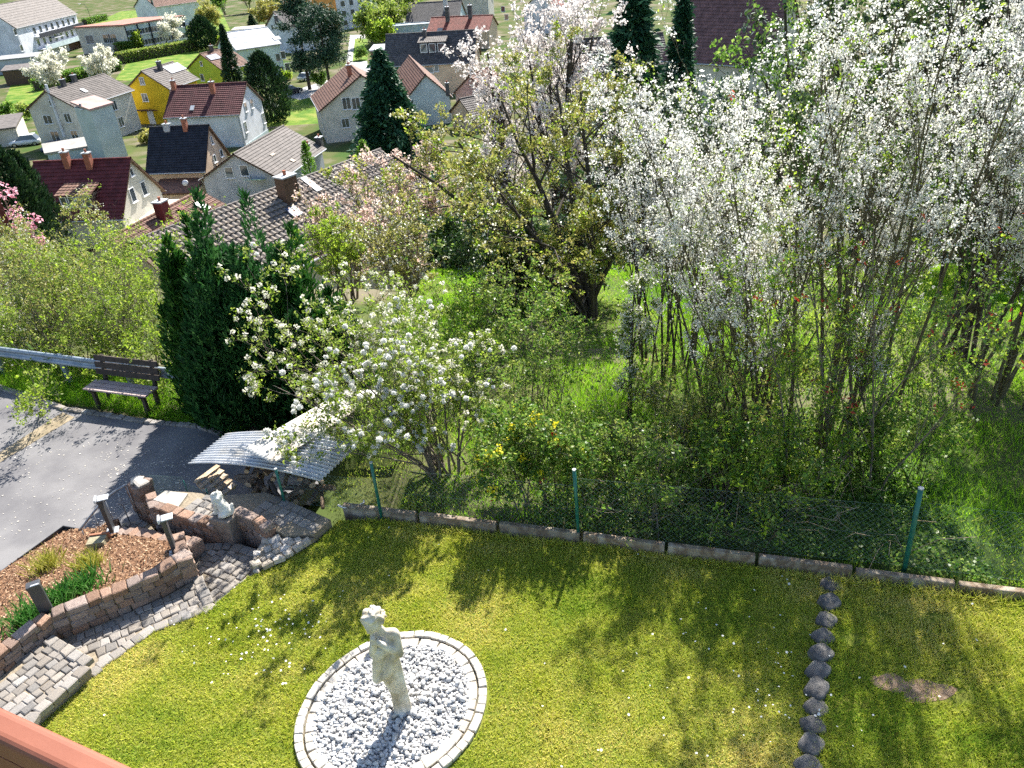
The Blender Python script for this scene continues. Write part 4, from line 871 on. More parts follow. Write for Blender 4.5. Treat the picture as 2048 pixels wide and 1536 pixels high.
# old apple tree breaking into leaf
b, H, l = place((1175, 640), (1060, 205)); woody('apple_tree', 'old spreading apple tree with dark crooked limbs and yellow green buds', 'tree', b, H, 3.3, 9, .12, 390, m_barkd, leaves=((26000, .06, .6, m_bud, .04), (10000, .055, .6, m_lime, .04)), flowers=((1200, 3, .04, .045, m_cream, .04),), lean=(-1.0, .9), lv=((9, .8, .42, -.05), (6, .8, .5, -.05), (5, .8, .45, 0)), wob=.09, tmin=.35, bs=.15, hv=.5, up=.05, twig_r=.004)
b, H, l = place((1010, 610), (1010, 440)); woody('holly_bush', 'dark glossy holly bush in the shade under the apple tree', 'bush', b, max(H, 2.), .8, 9, .03, 391, m_barkd, leaves=((16000, .08, .6, m_dark, .08), (3000, .07, .6, m_mid, .08)), lv=((7, .8, .5, .0), (5, .8, .5, 0), (4, .8, .5, 0)), tmin=.1, bs=.4, hv=.4)
b, H, l = place((1160, 600), (1150, 430)); woody('holly_bush', 'black green evergreen bush behind the white sloe, under the apple trunk', 'bush', b, max(H, 2.), .8, 9, .03, 392, m_barkd, leaves=((12000, .08, .6, m_dark, .08),), lv=((7, .8, .5, .0), (5, .8, .5, 0), (4, .8, .5, 0)), tmin=.1, bs=.5, hv=.4)
# left hedge of spring shrubs behind the guard rail
hs = [((40, 720), (40, 585), 'sunlit lime shrub behind the left end of the guard rail', m_young, m_lime), ((150, 725), (150, 510), 'big loose budding shrub behind the bench, tinged pinkish at the top', m_young, m_bud), ((260, 735), (260, 500), 'light green spring shrub between bench and conifers', m_lime, m_young), ((330, 745), (330, 590), 'low lime shrub touching the dark conifers', m_lime, m_young), ((100, 650), (110, 430), 'tall pale budding shrub in front of the red roofed house', m_bud, m_young), ((20, 600), (15, 470), 'brownish budding shrub at the left edge below the pink magnolia', m_bud, m_mid), ((215, 640), (215, 470), 'pale green shrub in front of the grey tiled roof', m_young, m_lime)]
for i, (bp, tp_, lab, mA, mB) in enumerate(hs):
    b, H, l = place(bp, tp_); b[2] -= .3; H += .3
    woody('hedge_shrub', lab, 'shrub', b, H, 1.2, 14, .02, 400+i, m_barkg, leaves=((6500, .062, .55, mA, .06), (6000, .055, .5, mB, .06)), lv=((7, .7, .5, .1), (5, .75, .5, .1), (4, .8, .5, 0)), tmin=.1, bs=.6, hv=.4, group='spring shrubs behind the guard rail', flowers=((700, 3, .04, .04, m_cream, .04),) if i in (0, 4, 5) else ())

# dark conifers beside the bench: flame shaped plumes of scale leaves
m_thuja = mat('thuja_foliage', (.012, .055, .010), (.03, .11, .014), attr=True, col3=(.12, .26, .03), rough=.6, trans=.3, spec=.25)
m_thujab = mat('thuja_blue', (.012, .055, .014), (.028, .105, .025), attr=True, col3=(.10, .24, .06), rough=.6, trans=.3, spec=.25)
def plume_conifer(name, label, base, H, rad, seed, m, npl=26, N=7200, size=.16):
    rng = RS(seed); t = thing(name, label, 'conifer', base, 0, 'dark conifers beside the bench')
    P, R = stems(rng, base, 3, H*.6, rad*.15, .06, (0, 0), .02); v, f = tubes(P, R, 6); obj('trunk', mesh_np('trunk', [(v, f, 0)], m_barkd, True), t)
    a = rng.uniform(0, 6.28, npl); q = rng.uniform(0, 1, npl)**.5*rad; pb = np.stack([np.cos(a)*q, np.sin(a)*q], 1)
    ph = H*(1-.55*(q/rad)**1.5)*rng.uniform(.82, 1.0, npl); ph[0] = H; pb[0] = 0; pr = rad*rng.uniform(.36, .6, npl)
    k = rng.randint(0, npl, N); u = rng.uniform(0, 1, N)**.8; z = u*ph[k]; rr = pr[k]*np.clip(np.sin(np.clip(u, .02, 1)**.7*math.pi)**.8, .05, 1)*rng.uniform(.55, 1.05, N)
    az = rng.uniform(0, 6.28, N); out = np.stack([np.cos(az), np.sin(az), 0*az], 1)
    p = np.column_stack([pb[k], 0*z])+out*rr[:, None]; p[:, 2] = z; p += np.array(base)
    kk = 3; d = np.repeat(out*.45+np.array([0, 0, 1.1]), kk, 0)+rng.normal(size=(N*kk, 3))*.38; pp_ = np.repeat(p, kk, 0)+nrm(d)*size*rng.uniform(.2, .7, (N*kk, 1))
    v, f = leafquads(rng, pp_, size*rng.uniform(.6, 1.3, len(pp_)), .22, 0, d)
    obj('foliage', mesh_np('foliage', [(v, f, 0, np.clip(np.repeat(rng.normal(.4, .22, N), kk)+rng.normal(size=N*kk)*.12, 0, 1))], m), t)
for i, (bp, tp_, rad, lab, m) in enumerate([((425, 845), (385, 515), .55, 'leftmost dark conifer with a pointed tip, next to the bench', m_thuja), ((505, 850), (482, 425), .75, 'tallest dark green conifer of the group in the middle', m_thujab), ((585, 845), (565, 425), .75, 'dark conifer with a feathery tip in front of the roof chimney', m_thujab), ((650, 830), (655, 480), .7, 'rounded dark conifer on the right, half hidden by the snowball bush', m_thuja), ((470, 830), (435, 470), .6, 'slim dark conifer between the two left tips', m_thuja)]):
    b, H, l = place(bp, tp_); plume_conifer('thuja_tree', lab, (b[0], b[1]+.35, -.75), H+.35, rad, 420+i, m)

# plants in the mulch bed
def clump(name, label, px, z, n, h, m, seed, w=.012, lean=.9, rad=.08):
    p = at(px[0], px[1], z); z = float(bedz(p[0], p[1])); p = at(px[0], px[1], z); rng = RS(seed); q = rng.normal(size=(n, 2))*rad
    v, f = blades(rng, np.column_stack([p[0]+q[:, 0], p[1]+q[:, 1], np.full(n, z-.01)]), h*rng.uniform(.6, 1.15, n), w, lean, 2)
    t = thing(name, label, 'plant', (p[0], p[1], z)); obj('leaves', mesh_np('leaves', [(v, f, 0, np.clip(RS(seed).normal(.5, .25, n), 0, 1))], m), t)
m_straw = mat('grass_tuft', (.22, .26, .03), (.42, .42, .06), attr=True, col3=(.55, .50, .18), rough=.6, trans=.4)
m_lily = mat('lily_leaf', (.03, .12, .02), (.07, .22, .03), attr=True, col3=(.20, .36, .12), rough=.4, trans=.35, spec=.5)
clump('grass_tuft', 'yellow green ornamental grass tuft near the driveway edge of the mulch bed', (97, 1135), -.2, 420, .24, m_straw, 450, .006)
clump('grass_tuft', 'yellow ornamental grass tuft in the middle of the mulch bed', (180, 1135), 0, 420, .22, m_straw, 451, .006)
clump('lily_clump', 'green lily clump right behind the curved wall', (170, 1180), .1, 260, .22, m_lily, 452, .018, .8, .11)
clump('lily_clump', 'green lily clump right of the nearest bollard lamp', (118, 1205), .15, 200, .22, m_lily, 453, .018, .8, .09)
clump('lily_clump', 'green lily clump left of the nearest bollard lamp', (60, 1240), .2, 260, .22, m_lily, 454, .018, .8, .11)
# ------------------------------------------------------------------ village in the valley
VZ = -19.5
m_frame = mat('window_frame', (.72, .73, .74), rough=.5); m_glass = mat('window_glass', (.035, .045, .055), (.07, .085, .10), scale=.7, rough=.08, spec=.8)
m_shut = mat('roller_shutter', (.46, .30, .19), rough=.7); m_brick = mat('chimney_brick', (.30, .10, .06), (.38, .16, .10), scale=5, bump=.3, rough=.9)
m_metal = mat('sheet_metal', (.38, .40, .42), (.45, .47, .49), scale=4, rough=.5); m_fascia = mat('fascia_wood', (.10, .06, .04), (.14, .09, .06), scale=4, rough=.8)
m_solar = mat('solar_panel', (.10, .12, .17), (.14, .16, .22), scale=1, rough=.15, spec=.8)
def plaster(n, c, k=.76): return mat('plaster_'+n, tuple(q*k for q in c), c, scale=.55, detail=9, mix_lo=.3, mix_hi=.6, bump=.08, bscale=40, rough=.95, spec=.1)
def rooftile(n, c): return mat('tiles_'+n, tuple(q*.7 for q in c), tuple(min(1, q*1.25) for q in c), scale=1.6, detail=7, bump=.2, bscale=20, rough=.75, spec=.3)
def window(parent, c, X, N, w, h, shutter=False, frame=None, two=True, glass=None):
    """window centred at c on a wall with in-plane axis X and outward normal N"""
    R = np.stack([X, np.cross(np.array([0, 0, 1.]), X), np.array([0, 0, 1.])], 1); t = .07; ch = []
    for (dx, dz, sx, sz) in ((0, h/2, w+t, t), (0, -h/2, w+t, t), (-w/2, 0, t, h-t), (w/2, 0, t, h-t))+(((0, 0, t*.8, h-t),) if two else ()):
        v, f = box(c+X*dx+np.array([0, 0, dz])+N*.03, (sx, .08, sz), R); ch.append((v, f, 0))
    o = obj('window', mesh_np('window', ch, frame or m_frame), parent)
    v, f = box(c+N*.015, (w, .03, h), R); obj('pane', mesh_np('pane', [(v, f, 0)], glass or m_glass), o)
    v, f = box(c+N*.09-np.array([0, 0, h/2+.06]), (w+.25, .16, .05), R); obj('sill', mesh_np('sill', [(v, f, 0)], m_frame), o)
    if shutter:
        v, f = box(c+N*.035+np.array([0, 0, h*.28]), (w-.03, .04, h*.42), R); obj('shutter', mesh_np('shutter', [(v, f, 0)], m_shut), o)
    return o
def chimney(parent, c, s=(.5, .5), h=1.3, m=None, R=None):
    R = R if R is not None else np.eye(3); v, f = box(c+np.array([0, 0, (h-.8)/2]), (s[0], s[1], h+.8), R); v2, f2 = box(c+np.array([0, 0, h+.05]), (s[0]+.14, s[1]+.14, .09), R)
    o = obj('chimney', mesh_np('chimney', [(v, f, 0)], m or m_brick), parent); obj('chimney_cap', mesh_np('chimney_cap', [(v2, f2, 0)], m_metal), o)
    v, f = tube1([c+np.array([0, 0, h+.08]), c+np.array([0, 0, h+.38])], .11, 8); obj('flue', mesh_np('flue', [(v, f, 0)], m_brick), o)

class House:
    def __init__(s, name, label, p, zb, wh, wall, roof, ov=.4, rows=.36, cols=.30, plinth=None, amp=.03, hide=None):
        s.x, s.y, s.az, s.L, s.w, s.r = p; s.zb, s.wh = zb, wh; s.zr = zb+wh+s.r; s.ov = ov
        s.d = np.array([math.cos(s.az), math.sin(s.az), 0]); s.n = np.array([-s.d[1], s.d[0], 0]); s.B = np.array([s.x, s.y, 0]); s.R = np.stack([s.d, s.n, np.array([0, 0, 1.])], 1)
        c = s.W(s.L/2, 0, zb); s.t = thing(name, label, 'house', c)
        k = s.w-ov; wt = zb+wh+s.r*ov/s.w-.03; u0, u1 = .3, s.L-.3; zt = s.zr-.06
        V = [s.W(u, v, z) for u in (u0, u1) for v, z in ((-k, zb-3), (k, zb-3), (k, wt), (0, zt), (-k, wt))]
        F5 = [[4, 3, 2, 1, 0], [5, 6, 7, 8, 9]]; F4 = [[0, 1, 6, 5], [1, 2, 7, 6], [2, 3, 8, 7], [3, 4, 9, 8], [4, 0, 5, 9]]
        obj('wall', mesh_np('wall', [(np.array(V), np.array(F4), 0), (np.array(V), np.array(F5), 0)], wall), s.t)
        if plinth is not None:
            v, f = box(s.W(s.L/2, 0, zb+.2), (s.L-.5, 2*k+.12, 1.2), s.R); obj('plinth', mesh_np('plinth', [(v, f, 0)], plinth), s.t)
        s.roof = None
        for sd in (1, -1):
            sl = math.hypot(s.w, s.r); nr = max(3, int(sl/rows)); nc = max(4, int(s.L/cols)); ss = 3 if s.y < 95 else 2
            U = np.linspace(0, s.L, nc*ss+1); ph = np.cos(np.arange(nc*ss+1)/ss*2*np.pi); nn = s.n*sd*s.r/sl+np.array([0, 0, s.w/sl]); pts = []
            for i in range(nr):
                for tt, lift in ((i/nr, .0), ((i+1)/nr, .05)):
                    base = s.B+s.n*sd*s.w*tt+np.array([0, 0, s.zr-s.r*tt]); pts.append(base+s.d*U[:, None]+nn*(lift+amp*.5*ph)[:, None])
            pts = np.array(pts); a, b = pts.shape[:2]; idx = np.arange(a*b).reshape(a, b); F = np.stack([idx[:-1, :-1], idx[:-1, 1:], idx[1:, 1:], idx[1:, :-1]], -1).reshape(-1, 4)
            if sd < 0: F = F[:, ::-1]
            if hide == sd: F = F[:1]
            o = obj('roof_slope', mesh_np('roof_slope', [(pts.reshape(-1, 3), F, 0)], roof), s.t)
            # boarding below the tiles
            q = [s.W(u, sd*v, z) for u in (0, s.L) for v, z in ((0, s.zr-.05), (s.w, s.zr-s.r-.05), (s.w, s.zr-s.r-.17), (0, s.zr-.17))]
            Fb = np.array([[0, 1, 2, 3], [7, 6, 5, 4], [0, 4, 5, 1], [1, 5, 6, 2], [2, 6, 7, 3], [3, 7, 4, 0]]); obj('verge', mesh_np('verge', [(np.array(q), Fb, 0)], m_fascia), s.t)
            v, f = tube1([s.W(.02, sd*(s.w+.06), s.zr-s.r-.06), s.W(s.L-.02, sd*(s.w+.06), s.zr-s.r-.06)], .07, 6); obj('gutter', mesh_np('gutter', [(v, f, 0)], m_metal), s.t)
            v, f = tube1([s.W(.45, sd*(s.w+.02), s.zr-s.r-.1), s.W(.45, sd*(s.w-ov+.1), s.zr-s.r-.5), s.W(.45, sd*(s.w-ov+.1), zb)], .05, 6); obj('downpipe', mesh_np('downpipe', [(v, f, 0)], m_metal), s.t)
        nt_ = max(4, int(s.L/.4)); pp = np.linspace(0, s.L, nt_*2+1); rr = np.where(np.arange(nt_*2+1) % 2 == 0, .13, .105); v, f = tubes(np.array([[s.W(u, 0, s.zr+.02) for u in pp]]), rr[None], 8); obj('ridge_cap', mesh_np('ridge_cap', [(v, f, 0)], roof), s.t)
    def W(s, u, v, z): p = s.B+s.d*u+s.n*v; return np.array([p[0], p[1], z])
    def hit(s, face, px, py):
        k = s.w-s.ov; d = ray(px, py)
        if face in 'BA': P0 = s.W(.3 if face == 'B' else s.L-.3, 0, 0); N = s.d*(-1 if face == 'B' else 1); X = s.n
        elif face in 'PM': P0 = s.W(0, k if face == 'P' else -k, 0); N = s.n*(1 if face == 'P' else -1); X = s.d
        else:
            sd = 1 if face == '+' else -1; sl = math.hypot(s.w, s.r); N = s.n*sd*s.r/sl+np.array([0, 0, s.w/sl]); P0 = s.W(0, 0, s.zr); X = s.d
        t = ((P0-CAM)@N)/(d@N); return CAM+d*t, X, N
    def win(s, face, px, py, w=1., h=1.2, shutter=False, **k):
        c, X, N = s.hit(face, px, py); return window(s.t, c, X, N, w, h, shutter, **k)
    def chim(s, face, px, py, sz=(.5, .5), h=1.2, m=None):
        c, X, N = s.hit(face, px, py); chimney(s.t, c, sz, h, m, s.R)
    def panel(s, name, face, px, py, w, h, m, lift=.12, nx=1, ny=1):
        c, X, N = s.hit(face, px, py); Y = np.cross(N, X); R = np.stack([X, Y, N], 1)
        for i in range(nx):
            for j in range(ny):
                v, f = box(c+X*((i+.5)/nx-.5)*w+Y*((j+.5)/ny-.5)*h+N*lift, (w/nx*.95, h/ny*.95, .06), R); obj(name, mesh_np(name, [(v, f, 0)], m), s.t)
    def dormer(s, sd, px, py, w, fh, depth, wall, roof, nwin):
        """shed dormer whose front centre is seen at px,py"""
        c, X, N = s.hit('+' if sd > 0 else '-', px, py); o = s.n*sd; zf = c[2]; 
        a = c-s.d*w/2; R = np.stack([s.d, o, np.array([0, 0, 1.])], 1)
        v, f = box(c-o*depth/2+np.array([0, 0, fh/2-.25]), (w, depth, fh+.5), R); dm = obj('dormer', mesh_np('dormer', [(v, f, 0)], wall), s.t)
        # sloped tiled roof
        nc = max(6, int(w/.3)); U = np.linspace(-w/2-.2, w/2+.2, nc*4+1); ph = .02*np.cos(np.arange(nc*4+1)/4*2*np.pi); pts = []
        for i in range(6):
            for tt, lf in ((i/6, 0), ((i+1)/6, .05)): pts.append(c+o*(.25-(1-tt)*(depth+.5))+np.array([0, 0, fh+.05+(1-tt)*.75])+s.d*U[:, None]+np.array([0, 0, 1.])*(lf+ph)[:, None])
        pts = np.array(pts); A_, B_ = pts.shape[:2]; idx = np.arange(A_*B_).reshape(A_, B_); F = np.stack([idx[:-1, :-1], idx[:-1, 1:], idx[1:, 1:], idx[1:, :-1]], -1).reshape(-1, 4)
        ro = obj('dormer_roof', mesh_np('dormer_roof', [(pts.reshape(-1, 3), F, 0)], roof), dm); ro.modifiers.new('s', 'SOLIDIFY').thickness = .1
        for i in range(nwin):
            q = c+s.d*w*((i+.5)/nwin-.5)+np.array([0, 0, fh*.52]); ww = w/nwin*.74; ch = []
            for (dx, dz, sx, sz) in ((0, fh*.36, ww+.08, .08), (0, -fh*.36, ww+.08, .08), (-ww/2, 0, .08, fh*.68), (ww/2, 0, .08, fh*.68)): v, f = box(q+s.d*dx+np.array([0, 0, dz])+o*.03, (sx, .07, sz), R); ch.append((v, f, 0))
            obj('dormer_window', mesh_np('dormer_window', ch, m_frame), dm); v, f = box(q+o*.012, (ww, .03, fh*.7), R); obj('dormer_pane', mesh_np('dormer_pane', [(v, f, 0)], m_glass), dm)

class Block:
    """parallelogram building from three ground corners c0,c1 (front), c2 (side)"""
    def __init__(s, name, label, c0, c1, c2, h, wall, roof, zb=VZ, slab=.25, over=.3, cat='building', peak=0.):
        s.c0, s.c1, s.c2 = [np.array([q[0], q[1], zb], float) for q in (c0, c1, c2)]; s.zb, s.h = zb, h; s.c3 = s.c1+s.c2-s.c0
        s.t = thing(name, label, cat, (s.c0+s.c3)/2); up = np.array([0, 0, h]); dn = np.array([0, 0, -3.])
        V = [s.c0+dn, s.c1+dn, s.c3+dn, s.c2+dn, s.c0+up, s.c1+up, s.c3+up, s.c2+up]; obj('wall', mesh_np('wall', [(np.array(V), BOXF, 0)], wall), s.t)
        ctr = (s.c0+s.c3)/2; e = lambda q: q+nrm(q-ctr)*over*1.4
        V = [e(q)+np.array([0, 0, h+.003]) for q in (s.c0, s.c1, s.c3, s.c2)]; V += [q+np.array([0, 0, slab]) for q in V]
        if peak:
            V[6] = V[6]+np.array([0, 0, peak]); V[7] = V[7]+np.array([0, 0, peak]); V[2] = V[2]+np.array([0, 0, peak]); V[3] = V[3]+np.array([0, 0, peak])
        obj('roof', mesh_np('roof', [(np.array(V), BOXF, 0)], roof), s.t)
    def face(s, k):
        a, b = ((s.c0, s.c1), (s.c0, s.c2), (s.c1, s.c3))[k]; X = nrm(b-a); N = np.array([X[1], -X[0], 0.]); ctr = (s.c0+s.c3)/2
        if (a-ctr)@N < 0: N = -N
        return a, X, N, np.linalg.norm(b-a)
    def win_uv(s, k, u, z, w, h, **q):
        a, X, N, L = s.face(k); return window(s.t, a+X*u*L+np.array([0, 0, z]), X, N, w, h, **q)
    def bar(s, name, k, u0, u1, z0, z1, out, m, off=0.):
        a, X, N, L = s.face(k); R = np.stack([X, np.cross(np.array([0, 0, 1.]), X), np.array([0, 0, 1.])], 1)
        v, f = box(a+X*L*(u0+u1)/2+N*(out/2+off)+np.array([0, 0, (z0+z1)/2]), (L*(u1-u0), out, z1-z0), R); return obj(name, mesh_np(name, [(v, f, 0)], m), s.t)
def hh(px, top, zb=VZ):
    b = at(px[0], px[1], zb); return atD(top[0], top[1], math.hypot(b[0], b[1]))[2]-zb

P_white = plaster('white', (.66, .68, .72)); P_cream = plaster('cream', (.60, .57, .50)); P_grey = plaster('grey', (.48, .50, .53), .7); P_peach = plaster('peach', (.66, .50, .36)); P_yel = plaster('yellow', (.68, .46, .03)); P_lime = plaster('lime', (.36, .48, .06)); P_blue = plaster('paleblue', (.50, .60, .62)); P_orange = plaster('orange', (.75, .34, .10)); P_tower = plaster('tower', (.46, .53, .52), .85); P_pink = plaster('pink', (.62, .42, .36))
T_mar = rooftile('maroon', (.13, .028, .03)); T_pur = rooftile('aubergine', (.10, .035, .035)); T_navy = rooftile('navy', (.022, .026, .036)); T_grey = rooftile('grey', (.115, .10, .092)); T_brown = rooftile('brown', (.16, .085, .06)); T_dk = rooftile('darkgrey', (.085, .08, .08)); T_red = rooftile('red', (.20, .055, .04))
# front row ------------------------------------------------------------
h1 = House('gabled_house', 'white house with a dark maroon tiled roof, dormer and two brick chimneys', (-33.26, 71.94, 3.031, 9.49, 4.22, 4.31), -19, 4.5, P_cream, T_mar)
for (x, y, w, h) in ((262, 344, .5, .7), (265, 390, .8, 1.25), (287, 377, .8, 1.25)): h1.win('B', x, y, w, h, two=False)
h1.chim('+', 137, 331, (.55, .55), 1.2); h1.chim('+', 181, 333, (.55, .55), 1.2); h1.dormer(1, 157, 418, 3.0, 1.25, 2.2, m_fascia, T_brown, 4)
for k, (u, hgt) in enumerate(((-1.3, 3.3),)):
    v, f = box(h1.W(-1.0, -.3, -19+1.0), (2.4, 7.6, 4.6), h1.R); obj('annex_wall', mesh_np('annex_wall', [(v, f, 0)], P_blue), h1.t); v, f = box(h1.W(-1.1, -.3, -19+3.42), (2.9, 8.2, .22), h1.R); obj('annex_roof', mesh_np('annex_roof', [(v, f, 0)], plaster('beige', (.55, .52, .42))), h1.t)
    for q in np.linspace(-3, 2.4, 5): window(h1.t, h1.W(-2.2, q, -19+2.5), h1.n, -h1.d, .8, .8)
h2 = House('gabled_house', 'peach house with a blue black tiled roof behind the maroon one', (-31.44, 88.78, 3.010, 7.02, 3.45, 4.17), VZ, 4.2, P_peach, T_navy, rows=.3, cols=.26)
for (x, y, w, h) in ((423, 281, .4, .8), (429, 317, .6, .8), (442, 306, .6, .8)): h2.win('B', x, y, w, h, two=False)
h2.chim('+', 335, 258, (.7, .5), .5, m_metal); h2.chim('+', 372, 258, (.5, .5), 1.1)
v, f = box(h2.W(3.0, 4.3, VZ+.6), (4.5, 2.4, 4.2), h2.R); obj('annex_wall', mesh_np('annex_wall', [(v, f, 0)], P_peach), h2.t); v, f = box(h2.W(3.2, 4.4, VZ+2.95), (5., 2.9, .2), h2.R @ rotx(-.3)); obj('annex_roof', mesh_np('annex_roof', [(v, f, 0)], T_brown), h2.t)
dp_ = atD(371, 366, math.hypot(*h2.W(1., 4.6, 0)[:2])); v, f = tube1([dp_, dp_+np.array([0, -.12, .05])], .32, 12); obj('satellite_dish', mesh_np('satellite_dish', [(v, f, 0)], m_frame, True), h2.t)
h3 = House('gabled_house', 'large white house with an aubergine tiled roof and two brick chimneys', (-34.38, 116.26, 3.032, 11.11, 4.87, 3.33), VZ, 5, P_white, T_pur, plinth=P_blue)
for (x, y, w, h, sh) in ((491, 214, .8, 1.2, True), (503, 207, .8, 1.2, True), (491, 254, .8, 1.4, False), (527, 236, .8, 1.4, False)): h3.win('B', x, y, w, h, sh)
h3.chim('+', 349, 178, (.55, .55), 1.1); h3.chim('+', 427, 185, (.6, .6), 1.4); h3.panel('skylight', '+', 385, 217, .6, .9, m_metal)
h4 = House('gabled_house', 'bright yellow house with solar panels on a grey roof', (-56.25, 134.48, 1.332, 9.10, 4.16, 2.84), VZ, 5.5, P_yel, T_grey)
for (x, y, w, h) in ((284, 162, .8, 1.1), (290, 195, 1., 1.2)): h4.win('B', x, y, w, h)
c, X, N = h4.hit('B', 297, 219); v, f = box(c+N*.7, (3.4, 1.6, .15), np.stack([X, np.cross(np.array([0, 0, 1.]), X), np.array([0, 0, 1.])], 1) @ rotx(.3)); obj('porch_roof', mesh_np('porch_roof', [(v, f, 0)], T_brown), h4.t)
c, X, N = h4.hit('B', 303, 235); v, f = box(c+N*.02, (1.1, .1, 2.1), np.stack([X, np.cross(np.array([0, 0, 1.]), X), np.array([0, 0, 1.])], 1)); obj('door', mesh_np('door', [(v, f, 0)], m_frame), h4.t)
h4.chim('-', 321, 140, (.6, .6), 1.3, T_dk); h4.panel('solar_panel', '-', 349, 137, 4.6, 1.9, m_solar, nx=3, ny=2)
h5 = House('gabled_house', 'lime green house with a brown roof and two solar panels', (-53.70, 156.31, 1.009, 7.2, 5.0, 2.77), VZ, 5, P_lime, T_brown)
for (x, y, w, h) in ((403, 127, .6, .8), (405, 155, .9, 1.2)): h5.win('B', x, y, w, h, two=False)
h5.panel('solar_panel', '-', 427, 115, 2.6, 1.6, m_solar, nx=2); h5.chim('-', 424, 102, (.5, .5), .9, T_dk)
h6 = House('gabled_house', 'two storey cream house with a wide grey roof and bare gable, beside the grey tower', (-64.78, 120.0, 1.321, 13.5, 4.45, 2.53), VZ, 6, P_cream, T_grey)
for (x, y, w, h, sh) in ((96, 239, 1.4, 1.2, 0), (136, 236, 1.1, 1.3, 0), (111, 272, 1.4, 1.4, 1), (150, 271, 1.2, 1.4, 1), (104, 206, .8, .8, 0)): h6.win('B', x, y, w, h, bool(sh))
for (x, y) in ((228, 211), (242, 244)): h6.win('M', x, y, 1.1, 1.4)
h6.chim('-', 128, 172, (.7, .5), .9, T_dk); h6.chim('-', 150, 163, (.7, .5), .9, T_dk); h6.panel('skylight', '-', 168, 182, .7, 1., m_frame)
c, X, N = h6.hit('B', 112, 222); v, f = box(c+N*.15, (.28, .28, 7.5), h6.R); obj('flue_pipe', mesh_np('flue_pipe', [(v, f, 0)], P_white), h6.t)
tw = Block('lift_tower', 'tall windowless pale grey tower with a small pinkish pent roof', at(218, 336, VZ), at(259, 320, VZ), at(186, 326, VZ), hh((218, 336), (192, 220)), P_tower, plaster('faded_red', (.42, .29, .26)), cat='tower', over=.2, peak=.5)
tw.win_uv(1, .5, 7.9, .6, .7, two=False)
h13 = House('gabled_house', 'low house with weathered grey brown roof and stained grey gable', (-26.64, 79.97, 1.358, 12.06, 4.65, 2.63), -18.5, 3.5, P_grey, T_grey)
for (x, y) in ((459, 345), (489, 341)): h13.win('B', x, y, .9, 1.1, two=False)
h13.chim('-', 640, 289, (.8, .6), .8, T_dk); h13.chim('-', 617, 298, (.3, .3), .5, T_dk)
for (x, y, w, h) in ((610, 295, .7, .35), (585, 322, .6, .5), (545, 310, .9, .3)): h13.panel('pale_tile', '-', x, y, w, h, plaster('tilepatch', (.5, .42, .34)), lift=.07)
c, X, N = h13.hit('B', 515, 356); v, f = box(c+N*.6, (1.8, 1.3, .05), np.stack([X, np.cross(np.array([0, 0, 1.]), X), np.array([0, 0, 1.])], 1) @ rotx(.25)); obj('awning', mesh_np('awning', [(v, f, 0)], plaster('mint', (.45, .62, .46))), h13.t)
h14 = House('gabled_house', 'tall cream gabled house half hidden by the big blue green conifer', (-17.47, 111.32, 1.852, 12.0, 6.4, 4.0), VZ, 5, P_cream, T_brown)
for (x, y, w, h) in ((693, 207, 1.1, 1.5), (691, 246, 1., 1.2), (712, 207, 1.1, 1.5)): h14.win('B', x, y, w, h)
h14.chim('+', 700, 152, (.6, .6), 1.4)
h16 = House('tiled_house', 'low house with a reddish brown pantile roof and dark red chimney', (-24.46, 63.17, 4.413, 11.17, 4.5, 2.37), -16., 2.5, P_cream, T_brown, rows=.38, cols=.27, amp=.06)
h16.chim('+', 330, 437, (.9, .7), 1.3, rooftile('oxblood', (.16, .03, .03))); h16.panel('skylight', '+', 404, 414, .8, 1.2, m_frame); h16.panel('roof_hatch', '+', 362, 420, .7, .5, rooftile('hatch', (.16, .04, .04)), lift=.2)
# nearest grey pantile roof: single tiles as parts -------------------------
h15 = House('tiled_house', 'nearest house below, long grey pantile roof with lichen and a mossy ridge', (-8.35, 57.0, 4.092, 20.48, 5.5, 2.85), -13, 2.8, P_cream, T_grey, hide=1)
m_pan = mat('pantile_grey', (.13, .112, .10), (.20, .178, .16), scale=2.5, detail=7, objrand=.14, bump=.3, bscale=30, rough=.85, col3=(.25, .21, .17))
sl = math.hypot(5.5, 2.85); Nn = h15.n*2.85/sl+np.array([0, 0, 5.5/sl]); Sd = h15.n*5.5/sl-np.array([0, 0, 2.85/sl]); TW, TH = .36, .42
def tile_geo():
    V = []; a = np.linspace(0, 1, 6); pr = np.array([-.03, .05, .085, .07, .015, -.03])
    for yy, lf in ((0., .0), (TH*1.08, .08)):
        for u, q in zip(a, pr): V.append([u*TW*1.04, yy, q+lf])
    V += [[x, y, z-.06] for x, y, z in V[6:12]]; F = [[i, i+1, i+7, i+6] for i in range(5)]+[[6+i, 7+i, 13+i, 12+i] for i in range(5)]
    return np.array(V), np.array(F)[:, ::-1]
tv, tf = tile_geo(); Rt = np.stack([h15.d, Sd, Nn], 1); tiles = []
for i in range(int(20.48/TW)):
    for j in range(int(sl/TH)): tiles.append((h15.W(i*TW, 0, h15.zr)+Sd*j*TH, i, j))
vis = [k for k, (p, i, j) in enumerate(tiles) if j < 9]; vis = sorted(vis, key=lambda k: np.linalg.norm(tiles[k][0]-CAM))[:299]; vset = set(vis); tm = mesh_np('pantile', [(tv, tf, 0)], m_pan)
Mr = Matrix([[*map(float, r)] for r in Rt]).to_euler()
for k in vis: o = obj('pantile', tm, h15.t); o.location = V3(tiles[k][0]); o.rotation_euler = Mr
rest = np.array([tiles[k][0] for k in range(len(tiles)) if k not in vset]); V = (tv @ Rt.T)[None]+rest[:, None]; F = tf[None]+(np.arange(len(rest))*len(tv))[:, None, None]
struct(obj('far_pantiles', mesh_np('far_pantiles', [(V.reshape(-1, 3), F.reshape(-1, 4), 0)], m_pan), h15.t), 'stuff')
